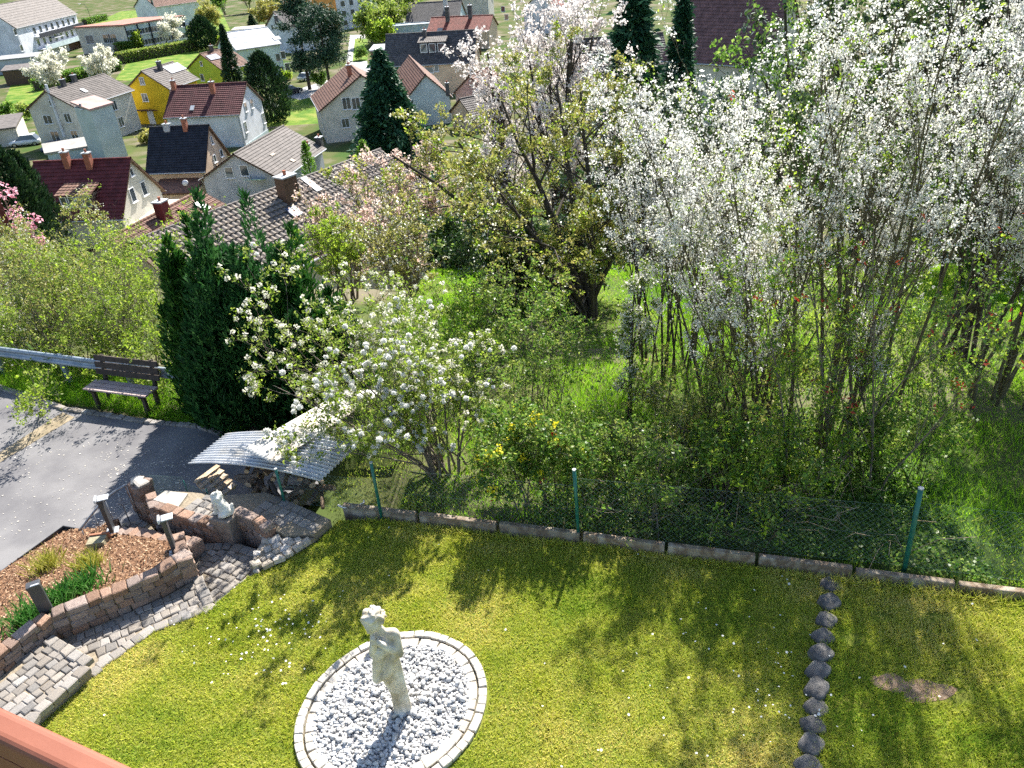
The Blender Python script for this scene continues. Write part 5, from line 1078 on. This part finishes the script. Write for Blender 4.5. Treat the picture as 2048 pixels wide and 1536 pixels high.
h15.chim('+', 580, 400, (1.1, .8), 1.5, m_fascia); h15.panel('skylight', '+', 622, 372, .5, 1.6, m_metal, lift=.16)
h15.panel('skylight', '+', 588, 428, .8, .9, mat('blue_sky_glass', (.03, .07, .16), rough=.1, spec=.8), lift=.2)
# centre and right -----------------------------------------------------------
h18 = House('gabled_house', 'peach house with a weathered dark roof and a three window dormer', (-1.9, 147.0, 3.015, 16.2, 4.6, 4.6), VZ, 5, P_peach, T_dk)
h18.dormer(1, 866, 108, 4.6, 1.9, 3.0, rooftile('slate', (.05, .05, .06)), T_grey, 3)
for (x, y, w, h, sh) in ((858, 136, 1.5, 1.6, 1), (873, 134, .7, 1.5, 0)): h18.win('P', x, y, w, h, bool(sh), two=False)
h18.chim('+', 850, 75, (.6, .6), 1.2, T_dk)
h19 = House('gabled_house', 'house with mossy brown roof and pale blue gable behind the big conifer', (-9.31, 117.92, 1.766, 20., 3.6, 3.44), VZ, 4, P_blue, T_brown)
h20 = House('small_house', 'small pink gabled cottage with striped brown roof beside the cherry', (2*0-3.2, 122.0, 1.15, 8.0, 3.0, 2.6), VZ, 3.6, P_pink, T_brown)
h20b = House('small_house', 'low house with grey brown roof and dark vent pipe below the peach house', (-4.6, 112.5, .6, 7.0, 3.2, 2.2), VZ, 2.6, P_peach, T_grey); h20b.chim('-', 895, 180, (.4, .4), .9, T_dk)
h21 = House('gabled_house', 'house with a red tiled roof and small gabled dormer behind the peach house', (1.67, 199.45, 2.905, 15.24, 5.16, 2.69), VZ, 4., P_peach, T_red)
h21.chim('+', 896, 42, (.9, .9), 3., T_dk); h21.chim('+', 941, 35, (.9, .9), 2.6, T_dk); h21.panel('skylight', '+', 880, 60, 1.3, 1.2, m_glass)
h22 = House('gabled_house', 'house with a plain dark grey roof and tall metal flue at the top centre', (-6.19, 227.63, 2.995, 14.5, 6.19, 3.97), VZ, 4., P_blue, T_dk)
h22.chim('+', 892, 20, (1.0, 1.0), 4.5, m_metal)
h24 = House('gabled_house', 'cream house with a brown pantile roof behind the white plum blossom', (23.81, 100.46, 5.522, 13, 5.3, 6.97), -13, 4., P_cream, rooftile('plum_brown', (.17, .09, .085)), rows=.4, cols=.33, amp=.05)
h25 = House('gabled_house', 'house with a dark grey roof behind the spruce at the top', (10., 104., .05, 12, 5., 4.), -15, 4., P_cream, T_dk)
h26 = House('gabled_house', 'white gabled house at the top centre right, left of the cherry', (13.5, 215., 1.2, 10, 4.6, 4.2), VZ, 5.5, P_white, T_red)
for (x, y) in ((1006, 18), (1013, 34)): h26.win('B', x, y, 1., 1.3, two=False)
h27 = House('gabled_house', 'cream house with a reddish roof at the very top, right of the dark roof', (2., 262., 2.95, 12, 5., 4.), VZ, 6, P_cream, T_red)
h10 = House('gabled_house', 'pale blue house with a bright white metal roof', (-55.5, 178., .62, 10., 6.2, 2.9), VZ, 6., P_blue, plaster('white_roof', (.58, .59, .61)), rows=2., cols=2., amp=.0)
for (x, y, w, h) in ((556, 115, 1., 1.5), (566, 110, 1., 1.5), (563, 140, 1., 1.5), (575, 137, 1., 2.2)): h10.win('M', x, y, w, h, two=False)
h10.panel('skylight', '-', 553, 77, 1.6, 1.2, m_frame)
h11 = House('gabled_house', 'white house with a dark slate roof behind the pale blue one', (-53., 214., .75, 14., 5.5, 3.4), VZ, 6., P_white, T_dk); h11.win('B', 545, 55, 1., 1.2, two=False); h11.chim('-', 553, 42, (.7, .7), 1.2, T_dk)
h9 = House('gabled_house', 'white house with balcony at the top edge above the school', (-118., 300., .95, 18., 6.5, 4.), VZ, 7., P_white, T_brown); h9.win('B', 304, 4, 1.2, 1.6, two=False)
h7 = House('apartment_house', 'long white apartment house with balconies and a brown roof, upper left corner', (-129.9, 226.2, 1.583, 37., 6.2, 5.4), VZ, 8.8, P_white, T_grey, rows=.8, cols=.8)
a0 = h7.hit('M', 20, 60)[0]
def h7box(name, u0, u1, z0, z1, out, m, off=0.):
    v, f = box(h7.W((u0+u1)/2, -(h7.w-h7.ov)-out/2-off, VZ+(z0+z1)/2), (u1-u0, out, z1-z0), h7.R); return obj(name, mesh_np(name, [(v, f, 0)], m), h7.t)
h7box('balcony_floor', 8, 36, 5.6, 5.8, 1.6, P_white); h7box('balcony_parapet', 8, 36, 5.4, 6.5, .12, T_navy, 1.6)
h7box('balcony_floor', 8, 37, 2.4, 2.6, 2.2, P_white); h7box('balcony_parapet', 8, 37, 2.2, 3.4, .12, P_blue, 2.2); h7box('awning', 16, 22, 4.4, 4.55, 1.8, P_grey); h7box('garage_shade_panel', 26, 36, -.2, 2.1, .06, m_fascia)  # last box: flat dark panel whose colour stands in for shade in open garages
for z in (7.2, 4.2):
    for u in np.linspace(9.5, 34, 8): window(h7.t, h7.W(u, -(h7.w-h7.ov), VZ+z), h7.d, -h7.n, 1.5, 1.7, two=False)
for (x, y) in ((30, 64), (43, 96)): h7.win('M', x, y, 1.3, 1.5, two=False)
# school -----------------------------------------------------------------------
c0, c1 = at(263, 104, VZ), at(378, 83, VZ); sch = Block('school_building', 'two storey school with long window bands and a flat reddish roof', c0, c1, c0+(at(168, 108, VZ)-c0)*1.0, hh((263, 104), (247, 52)), P_cream, plaster('roof_red', (.40, .20, .16)), slab=.4, over=.4)
hgt = sch.h; sch.bar('facade', 0, .0, 1., .0, hgt, .015, P_blue)
for u in np.linspace(0, 1, 6): sch.bar('pilaster', 0, max(u-.006, 0), min(u+.006, 1), 0, hgt, .35, T_navy)
for z in (hgt*.28, hgt*.72):
    for u in np.linspace(.06, .95, 10): sch.win_uv(0, u, z, 2.0, hgt*.20)
    sch.bar('sill_band', 0, .01, .99, z-hgt*.15, z-hgt*.12, .2, m_frame)
for u in (.3, .42, .78): sch.win_uv(1, u, hgt*.55, 2.4, 2.2, shutter=u < .5)
ap = Block('apartment_block', 'tall orange and white apartment block behind the pines', at(676, 62, VZ), at(702, 66, VZ)+np.array([6, 20, 0]), at(676, 62, VZ)+np.array([-16, 5, 0]), 10.5, P_orange, plaster('pink_roof', (.52, .30, .26)), slab=1.2, over=.5)
ap.bar('facade', 0, .05, 1, 0, 10.4, .015, P_white)
for z in (1.8, 4.4, 7., 9.2):
    for u in (.2, .4, .6, .8): ap.win_uv(0, u, z, 1.6, 1.5, two=False)
for z in (2.5, 6.5): ap.win_uv(1, .5, z, 1.5, 1.5, two=False)
# small outbuildings -------------------------------------------------------------
def shed(name, label, px, w, d, h, az, wall, roof, peak=0., cat='shed', zb=VZ):
    c = at(px[0], px[1], zb); R = rotz(az); X, Y = R[:, 0], R[:, 1]; return Block(name, label, c, c+X*w, c+Y*d, h, wall, roof, zb=zb, over=.25, peak=peak, cat=cat)
g1 = shed('garage', 'flat grey roofed white garage left of the white car', (-28, 300), 5., 9., 2.6, .35, P_cream, T_grey, .5, 'garage')
g2 = shed('garage', 'low garage with pale slab roof in front of the grey tower', (105, 338), 8., 5., 2.0, .5, P_blue, plaster('slab_roof', (.33, .32, .30)), .3, 'garage')
shed('garden_shed', 'dark wooden garden shed with stepped grey roof at the left edge', (15, 172), 9., 6., 3., .3, m_fascia, T_grey, .4)
shed('flat_annex', 'flat roofed annex below the apartment house at the left edge', (0, 150), 9., 9., 3.2, .3, P_grey, plaster('bitumen', (.3, .3, .31)), .0)
shed('garage', 'pale garage with wide doors behind the cypress', (470, 84), 10., 6., 3., .1, P_grey, plaster('beige', (.55, .52, .42)), .1, 'garage')
cp = shed('carport', 'carport with a white flat roof on wooden posts, left of the peach house', (745, 132), 7.5, 6., 3.0, -.05, m_fascia, plaster('white_roof', (.72, .73, .75)), .3, 'carport')
cp.bar('wall_panel', 0, .3, 1., .1, 2.8, .06, P_peach)
shed('flat_house', 'flat roofed pale blue extension left of the red roof', (778, 84), 12., 8., 3.5, .08, P_blue, plaster('bluish_roof', (.5, .56, .6)), .0, 'house')
ls = atD(-5, 520, 42); lh = Block('red_shed', 'dark red timber shed wall at the left edge among shrubs', ls, ls+np.array([1.0, .4, 0]), ls+np.array([-3, 2.5, 0]), 4.3, rooftile('oxblood', (.16, .03, .03)), T_dk, zb=ls[2], cat='shed')

# streets and gardens -------------------------------------------------------------
m_str = mat('street_asphalt', (.30, .30, .30), (.38, .37, .36), scale=.8, rough=.9); m_gl = mat('garden_grass', (.055, .13, .012), (.11, .18, .02), scale=.5, detail=8, col3=(.20, .22, .05), rough=.9, spec=.1, bump=.6, bscale=8, bdist=.1)
def sheet(name, px, z, m, dz): return struct(obj(name, poly_sheet(name, [V3(at(x, y, VZ)) for x, y in px], VZ+dz, m)))
sheet('street', [(560, 190), (640, 165), (690, 150), (760, 118), (800, 120), (770, 140), (700, 165), (660, 185), (600, 200)], 0, m_str, .03)
sheet('street', [(690, 150), (700, 70), (730, 70), (735, 130), (760, 150)], 0, m_str, .026)
sheet('street', [(60, 300), (330, 292), (320, 345), (60, 345)], 0, m_str, .03)
sheet('yard', [(20, 272), (110, 300), (90, 320), (0, 320)], 0, mat('yard_green', (.05, .12, .05), (.08, .16, .07), scale=1), .04)
sheet('garden_lawn', [(520, 262), (570, 200), (690, 182), (700, 240), (640, 330), (560, 300)], 0, m_gl, .02)
sheet('garden_lawn', [(230, 160), (260, 118), (400, 92), (440, 110), (390, 150), (300, 165)], 0, m_gl, .02)
sheet('garden_lawn', [(705, 125), (710, 78), (735, 78), (735, 122)], 0, m_gl, .034)
sheet('garden_lawn', [(0, 225), (30, 150), (120, 165), (100, 190), (40, 260), (0, 260)], 0, m_gl, .02)
sheet('garden_lawn', [(160, 60), (290, 0), (420, -30), (460, 60), (420, 95)], 0, m_gl, .015)

# cars -------------------------------------------------------------------------------
m_tyre = mat('tyre_rubber', (.02, .02, .02), rough=.8); m_rim = mat('wheel_rim', (.45, .46, .48), rough=.35, metal=.7)
def car(label, px, rz, col, L=4.4, W_=1.8, H_=1.5):
    t = thing('parked_car', label, 'car', at(px[0], px[1], VZ)+np.array([0, 0, .03]), rz); pm = mat('car_paint_%s' % col[0], col[1], rough=.3, spec=.6)
    xs = np.array([-.5, -.49, -.36, -.2, .1, .28, .46, .5])*L; zlo = np.array([.45, .3, .25, .25, .25, .25, .3, .45]); zhi = np.array([.62, .82, .92, .95, .95, .9, .78, .6]); hw = np.array([.4, .46, .5, .5, .5, .5, .46, .38])*W_
    V = []; 
    for x, a, b, w in zip(xs, zlo, zhi, hw): V += [[x, -w*.92, a], [x, -w, (a+b)/2], [x, -w*.9, b], [x, w*.9, b], [x, w, (a+b)/2], [x, w*.92, a]]
    F = [[i*6+j, i*6+(j+1) % 6, (i+1)*6+(j+1) % 6, (i+1)*6+j] for i in range(7) for j in range(6)]; V = np.array(V)
    obj('body', mesh_np('body', [(V, np.array(F), 0), (V, np.array([[5, 4, 3, 2, 1, 0], [42, 43, 44, 45, 46, 47]]), 0)], pm, True), t, False)
    def cab(sc_, z0, z1, nm, m):
        a = [(-.42, z0), (-.30, z1), (.08, z1), (.27, z0)]; w0, w1 = W_*.45*sc_, W_*.37*sc_; V = [[x*L, sgn*(w0 if z == z0 else w1), z] for sgn in (-1, 1) for x, z in a]
        return obj(nm, mesh_np(nm, [(np.array(V), np.array([[0, 3, 2, 1], [4, 5, 6, 7], [0, 1, 5, 4], [1, 2, 6, 5], [2, 3, 7, 6], [3, 0, 4, 7]]), 0)], m), t, False)
    cab(1.0, .9, H_-.06, 'window_band', m_glass)
    v, f = box((-.11*L, 0, H_-.03), (.40*L, W_*.76, .07)); o = obj('roof', mesh_np('roof', [(v, f, 0)], pm), t, False); o.modifiers.new('b', 'BEVEL').width = .03
    for sx in (-.31, .31):
        for sy in (-1, 1):
            v, f = tube1([(sx*L, sy*(W_/2-.2), .32), (sx*L, sy*(W_/2+.01), .32)], .32, 14); w_ = obj('wheel', mesh_np('wheel', [(v, f, 0)], m_tyre), t, False); v, f = tube1([(sx*L, sy*(W_/2), .32), (sx*L, sy*(W_/2+.03), .32)], .2, 10); obj('rim', mesh_np('rim', [(v, f, 0)], m_rim), w_, False)
    for sy in (-1, 1): v, f = box((.485*L, sy*W_*.33, .68), (.08, .32, .13)); obj('headlight', mesh_np('headlight', [(v, f, 0)], m_frame), t, False); v, f = box((-.485*L, sy*W_*.36, .72), (.06, .25, .14)); obj('tail_light', mesh_np('tail_light', [(v, f, 0)], m_red), t, False)
car('white car parked in front of the cream house', (55, 291), 3.3, ('white', (.72, .73, .74)), 4.7, 1.9, 1.65)
car('dark blue car beside the garage below the cream house', (118, 303), .2, ('navy', (.06, .08, .14)))
car('silver car parked under the pines', (616, 160), .9, ('silver', (.5, .52, .54)))
car('black car at the foot of the rounded cypress', (583, 188), .7, ('black', (.02, .02, .025)))
car('silver car on the street right of the pines', (705, 148), .5, ('silver', (.5, .52, .54)))

# village trees ----------------------------------------------------------------------
m_pine = mat('pine_needles', (.015, .045, .025), (.035, .085, .045), attr=True, col3=(.09, .16, .08), rough=.6, trans=.15)
m_spr = mat('spruce_needles', (.010, .045, .022), (.025, .09, .04), attr=True, col3=(.08, .20, .09), rough=.6, trans=.15)
m_cyp = mat('cypress_foliage', (.010, .03, .012), (.022, .06, .02), attr=True, col3=(.06, .12, .03), rough=.6, trans=.12)
def conifer(name, label, base, H, rad, seed, m, shape='cone', N=4500, size=.4, h0=.05, kk=3):
    rng = RS(seed); t = thing(name, label, 'conifer', base); P = np.linspace(0, 1, 6)[:, None]*np.array([0, 0, H*.95])+np.array(base); v, f = tube1(P, np.linspace(H*.022, .03, 6), 7); obj('trunk', mesh_np('trunk', [(v, f, 0)], m_barkd, True), t)
    u = rng.uniform(0, 1, N)**.85; z = h0+(1-h0)*u
    if shape == 'cone': lay = .78+.22*np.abs(np.sin(z*H*1.5)); R = rad*(1-u)**.85*lay
    elif shape == 'column': R = rad*np.clip(np.sin(np.clip(u*.97+.03, 0, 1)**.75*math.pi)**.6, .05, 1)
    else: R = rad*np.clip(np.sin(np.clip(u*.9+.1, 0, 1)*math.pi)**.5, .1, 1)*(.7+.3*np.sin(z*7+seed))
    if shape == 'round':
        nb = 34; bu = rng.uniform(.0, 1, nb); bz = h0+(1-h0)*bu; ba = rng.uniform(0, 6.28, nb)+np.arange(nb)*2.4; br = rad*np.clip(np.sin(np.clip(bu*.85+.15, 0, 1)*math.pi)**.6, .12, 1)*rng.uniform(.25, .9, nb)
        k = rng.randint(0, nb, N)
    az = rng.uniform(0, 6.28, N); lob = 1+.16*np.sin(az*5+z*9+seed); out = np.stack([np.cos(az), np.sin(az), 0*az], 1); q = rng.uniform(.35, 1, N)**.6*R*lob
    p = np.array(base)+out*q[:, None]+np.array([0, 0, 1.])*(z*H)[:, None]
    if shape == 'round': p = np.array(base)+np.stack([np.cos(ba[k])*br[k], np.sin(ba[k])*br[k], bz[k]*H], 1)+rng.normal(size=(N, 3))*np.array([rad*.2, rad*.2, rad*.12])
    tilt = {'cone': np.array([0, 0, -.15]), 'column': np.array([0, 0, 1.2]), 'round': np.array([0, 0, .4])}[shape]; d = np.repeat(out+tilt, kk, 0)+rng.normal(size=(N*kk, 3))*.4
    pp_ = np.repeat(p, kk, 0)+rng.normal(size=(N*kk, 3))*size*.25; v, f = leafquads(rng, pp_, size*rng.uniform(.5, 1.3, len(pp_)), .35, .3, d)
    obj('foliage', mesh_np('foliage', [(v, f, 0, np.clip(np.repeat(rng.normal(.45, .25, N), kk), 0, 1))], m), t); return t
def hpx(bpx, tpx, zb=VZ, D=None):
    b = at(bpx[0], bpx[1], zb) if D is None else atD(bpx[0], bpx[1], D)
    if D is not None: b[2] = float(terrain(b[0], b[1]))
    return b, atD(tpx[0], tpx[1], math.hypot(b[0], b[1]))[2]-b[2]
b, H = hpx((790, 330), (770, 112), D=84); conifer('spruce_tree', 'big blue green conifer in front of the cream and peach houses', b, H*1.02, 6.6, 500, m_spr, 'cone', 8500, .7, .0)
b, H = hpx((662, 183), (655, 5)); conifer('pine_tree', 'tall pine with bare lower trunk, right of the pair by the street', b, H, 4.6, 501, m_pine, 'round', 5200, .5, .32)
b, H = hpx((672, 181), (620, -10)); b = b+np.array([-5.5, 3, 0]); conifer('pine_tree', 'tall dark pine, left of the pair by the street', b, H*1.02, 3.6, 502, m_pine, 'round', 4800, .5, .2)
b, H = hpx((478, 205), (458, 48)); conifer('cypress_tree', 'slender black green cypress behind the aubergine roof', b, H, 2.6, 503, m_cyp, 'cone', 3800, .5, .0)
b, H = hpx((545, 243), (515, 105)); conifer('cypress_tree', 'broad rounded dark cypress beside the white gable', b, H, 3.6, 504, m_cyp, 'column', 3200, .6, .0)
b, H = hpx((412, 98), (398, 33)); conifer('cypress_tree', 'dark cypress at the right end of the school', b, H, 4.0, 505, m_cyp, 'column', 2600, .7)
b, H = hpx((510, 72), (503, 30)); conifer('spruce_tree', 'small pointed spruce behind the pale blue house', b, H, 2.6, 506, m_cyp, 'cone', 1800, .6)
b, H = hpx((1265, 170), (1275, -120), D=62); conifer('spruce_tree', 'tall drooping spruce at the top, between cherry and plum', b, H, 4.4, 507, m_spr, 'cone', 4500, .7, .0)
b, H = hpx((1360, 150), (1370, -60), D=66); conifer('spruce_tree', 'second spruce at the top, in front of the brown pantile roof', b, H, 3.0, 508, m_spr, 'cone', 3800, .5, .0)
b, H = hpx((22, 385), (15, 285), D=62); conifer('cypress_tree', 'dark cypress at the left edge behind the magnolia', b, H, 2.0, 509, m_cyp, 'column', 3500, .35)
b, H = hpx((55, 385), (52, 298), D=64); conifer('cypress_tree', 'dark cypress touching the left end of the maroon roof', b, H, 1.7, 510, m_cyp, 'column', 3000, .35)
b, H = hpx((735, 352), (725, 318), D=70); conifer('cypress_tree', 'small round golden green cypress behind the grey ridge', b, H+1.5, 1.4, 511, m_mid, 'column', 1500, .3)
b, H = hpx((622, 355), (622, 320), D=66); conifer('cypress_tree', 'small green cypress beside the low grey house', b, H+1.5, .9, 512, m_mid, 'column', 1200, .25)
def far_tree(name, label, base, H, spread, seed, bark, leaf=None, fl=None, nl=3500, size=.3, nst=5, cat='tree', lv=((6, .8, .5, .15), (4, .8, .5, .1), (3, .8, .5, .1)), tmin=.2):
    woody(name, label, cat, base, H, spread, nst, H*.018, seed, bark, leaves=((nl, size, .7, leaf, size*.8),) if leaf else (), flowers=((fl[1], 2, size*.5, size, fl[0], size*.5),) if fl else (), lv=lv, tmin=tmin, bs=.2, hv=.3, twig_r=.008)
b, H = hpx((1120, 230), (1120, -20), D=50); far_tree('cherry_tree', 'pinkish white cherry tree in full bloom at the top centre', b, H, 2.2, 520, m_barkd, None, (mat('blossom_blush', (.66, .58, .55), (.76, .71, .68), attr=True, col3=(.80, .78, .76), rough=.6, trans=.5), 8500), size=.16, nst=8, lv=((9, .6, .33, .15), (5, .8, .5, .1), (3, .8, .5, .1)))
b, H = hpx((1010, 250), (1000, 90), D=52); far_tree('cherry_tree', 'smaller white blossoming tree left of the big cherry', b, H, 1.4, 521, m_barkd, None, (MATS['blossom_blush'], 3500), size=.16, nst=5, lv=((8, .6, .3, .1), (5, .8, .5, .1), (3, .8, .5, .1)))
b, H = hpx((790, 480), (800, 335), D=36); far_tree('almond_tree', 'pale pink blossoming shrub in front of the grey ridge', b, H, 2.0, 522, m_barkg, m_young, (m_pink, 5500), 1500, .11, 8, 'bush', lv=((9, .6, .22, .1), (5, .8, .5, .1), (3, .8, .5, .1)), tmin=.45)
b, H = hpx((680, 480), (690, 365), D=38); far_tree('almond_tree', 'brownish pink budding shrub left of the pink one, before the grey roof', b, H, 1.4, 523, m_barkg, m_bud, (m_pink, 2400), 1800, .10, 8, 'bush', lv=((9, .6, .2, .1), (5, .8, .5, .1), (3, .8, .5, .1)), tmin=.45)
b, H = hpx((900, 480), (900, 330), D=34); far_tree('almond_tree', 'peach tinted blossoming shrub left of the apple tree', b, H, 1.7, 524, m_barkg, m_bud, (m_pink, 3000), 2500, .10, 8, 'bush', lv=((9, .6, .22, .1), (5, .8, .5, .1), (3, .8, .5, .1)), tmin=.45)
b, H = hpx((690, 600), (690, 455), D=24); far_tree('spring_shrub', 'yellow green willow like shrub behind the conifers', b, H, 1.1, 525, m_barkg, m_lime, None, 9000, .075, 10, 'shrub')
b, H = hpx((830, 620), (840, 440), D=20); far_tree('spring_shrub', 'budding shrub behind the snowball bush', b, H, 1.5, 526, m_barkg, m_bud, (m_cream, 700), 7000, .06, 10, 'shrub')
b, H = hpx((12, 420), (14, 374), D=48); far_tree('magnolia_tree', 'pink magnolia in flower at the left edge', b, H, .9, 527, m_barkg, None, (m_magn, 450), size=.17, nst=4, lv=((8, .7, .13, .1), (4, .8, .5, .1), (3, .8, .5, 0)), tmin=.75)
b, H = hpx((110, 200), (120, 122)); far_tree('cherry_tree', 'white blossoming tree in front of the apartment house', b, H, 3.2, 528, m_barkg, None, (m_cream, 2600), size=.40)
b, H = hpx((215, 175), (205, 105)); far_tree('cherry_tree', 'spiky white blossoming tree below the school hedge', b, H, 3.4, 529, m_barkg, None, (m_cream, 2600), size=.40)
b, H = hpx((345, 95), (340, 50)); far_tree('cherry_tree', 'small white blossoming tree before the school windows', b, H, 3.0, 530, m_barkg, None, (m_cream, 2000), size=.42)
b, H = hpx((285, 100), (280, 68)); far_tree('young_tree', 'small light green tree before the school corner', b, H, 2.2, 531, m_barkg, m_lime, None, 1800, .45)
fol = [((745, 90), (735, 20), m_young, 'pale green tree beside the street'), ((790, 75), (785, 0), m_young, 'olive green tree left of the dark roof'), ((820, 60), (810, -35), m_lime, 'big yellow green willow at the top'), ((765, 95), (765, 45), m_lime, 'rounded lime tree before the olive one'), ((560, 30), (560, -40), m_young, 'light green tree at the top, left of the orange block'), ((500, 25), (500, -30), m_young, 'hazy spring tree behind the small spruce'), ((450, 30), (450, -20), m_mid, 'green tree behind the black cypress'), ((425, 60), (430, 15), m_bud, 'sandy budding tree right of the school'), ((620, 10), (615, -60), m_mid, 'dark green tree at the top behind the pines'), ((745, 20), (750, -50), m_mid, 'dark tree at the top, right of the orange block'), ((540, 60), (535, 5), m_bud, 'brownish budding tree behind the slate roof')]
for i, (bp, tp_, m, lab) in enumerate(fol): b, H = hpx(bp, tp_); far_tree('village_tree', lab, b, H, H*.42, 540+i, m_barkg, m, None, 3600, .6, 6)
sh = [((180, 92), (178, 72), m_bud, 'golden round shrub beside the apartment house'), ((196, 103), (196, 88), m_lime, 'clipped yellow globe shrub by the school wall'), ((250, 95), (250, 80), m_lime, 'yellow shrub at the school wall'), ((228, 100), (226, 80), m_mid, 'grey green conifer shrub at the school wall'), ((20, 235), (15, 208), m_mid, 'grey green round bush behind the garage'), ((55, 238), (55, 215), m_young, 'budding bush behind the garage'), ((90, 178), (85, 160), m_mid, 'clipped hedge bush below the white blossoming tree'), ((300, 290), (290, 265), m_bud, 'bare twiggy shrub between the tower and blue black roof'), ((575, 160), (570, 152), m_lime, 'small lime shrub by the pale blue house'), ((640, 178), (636, 150), m_mid, 'green shrub at the foot of the pines'), ((720, 120), (716, 100), m_mid, 'dark shrub beside the street'), ((448, 95), (446, 70), m_lime, 'lime green shrub right of the school cypress')]
for i, (bp, tp_, m, lab) in enumerate(sh): b, H = hpx(bp, tp_); far_tree('garden_shrub', lab, b, max(H, 1.2), max(H, 1.2)*.5, 560+i, m_barkg, m, None, 1500, .35, 5, 'shrub', lv=((5, .8, .5, .1), (3, .8, .5, .1), (2, .8, .5, 0)))
def hedge(label, p0, p1, h, w, m, seed, n=5000):
    a, b = at(p0[0], p0[1], VZ), at(p1[0], p1[1], VZ); d = b-a; L = np.linalg.norm(d); X = d/L; Y = np.array([-X[1], X[0], 0]); rng = RS(seed); t = thing('hedge', label, 'hedge', (a+b)/2)
    v, f = box((a+b)/2+np.array([0, 0, h*.45]), (L*.98, w*.7, h*.85), np.stack([X, Y, np.array([0, 0, 1.])], 1)); obj('core', mesh_np('core', [(v, f, 0)], m_barkd), t)
    q = rng.uniform(-.5, .5, (n, 3)); k = rng.randint(0, 3, n); q[k == 0, 1] = np.sign(q[k == 0, 1])*.5; q[k == 1, 2] = .5; p = (a+b)/2+X*(q[:, :1]*L)+Y*(q[:, 1:2]*w)+np.array([0, 0, h/2])+np.array([0, 0, 1.])*(q[:, 2:]*h)+rng.normal(size=(n, 3))*.12
    v, f = leafquads(rng, p, .4*rng.uniform(.6, 1.3, n), .8, .2); obj('foliage', mesh_np('foliage', [(v, f, 0, rng.uniform(0, 1, n))], m), t)
hedge('long clipped hedge below the school lawn', (240, 128), (395, 100), 2.6, 2.2, m_young, 600); hedge('dark clipped hedge in front of the school wall', (235, 108), (285, 100), 2.6, 2.5, m_mid, 601); hedge('green hedge below the apartment house', (75, 182), (190, 150), 2.2, 2.2, m_mid, 602); hedge('dark hedge along the path above the school', (170, 50), (212, 40), 2., 2., m_mid, 603); hedge('hedge below the blossoming trees', (140, 165), (240, 140), 2., 2., m_mid, 604)
lp, lh_ = hpx((186, 52), (158, 8)); sl2 = thing('street_lamp', 'tall curved street lamp between apartment house and school', 'street lamp', lp); 
v, f = tube1([lp, lp+np.array([0, 0, lh_*.7]), lp+np.array([-.6, 0, lh_*.95]), lp+np.array([-2.2, 0, lh_])], [.1, .08, .07, .05], 8); obj('pole', mesh_np('pole', [(v, f, 0)], T_navy, True), sl2); v, f = box(lp+np.array([-2.5, 0, lh_]), (1., .4, .15)); obj('lamp_head', mesh_np('lamp_head', [(v, f, 0)], m_frame), sl2)
# dark wood closing the view at the upper right and far slope
for i, (bp, tp_, D, m, lab) in enumerate([((1750, 260), (1740, -80), 34, m_dark, 'dark ivy clad tree behind the white plums'), ((1900, 260), (1900, -120), 32, m_dark, 'dark bare tree at the upper right behind the plums'), ((2030, 300), (2040, -120), 30, m_barkd, 'shadowy tree at the right edge behind the plums'), ((1620, 240), (1630, -30), 44, m_mid, 'green tree behind the plum, before the pantile roof')]):
    b, H = hpx(bp, tp_, D=D); far_tree('woodland_tree', lab, b, H, 2.6, 620+i, m_barkd, m if m is not m_barkd else m_dark, None, 7000, .22, 6)
for i, (bp, tp_, D, m, lab) in enumerate([((1480, 420), (1480, 220), 27, m_dark, 'dark evergreen bush behind the white sloe'), ((1640, 420), (1640, 250), 25, m_mid, 'green bush in the shade between the plum trunks'), ((1840, 460), (1840, 300), 22, m_dark, 'dark bush behind the right plums'), ((1290, 420), (1290, 230), 30, m_dark, 'dark bush behind the apple tree'), ((1980, 480), (1980, 330), 21, m_mid, 'green bush at the right edge behind the plums'), ((960, 560), (960, 470), 24, m_dark, 'shaded evergreen bush left of the apple trunk')]):
    b, H = hpx(bp, tp_, D=D); far_tree('woodland_bush', lab, b, max(H, 2.), 2., 640+i, m_barkd, m, None, 5000, .15, 7, 'bush')
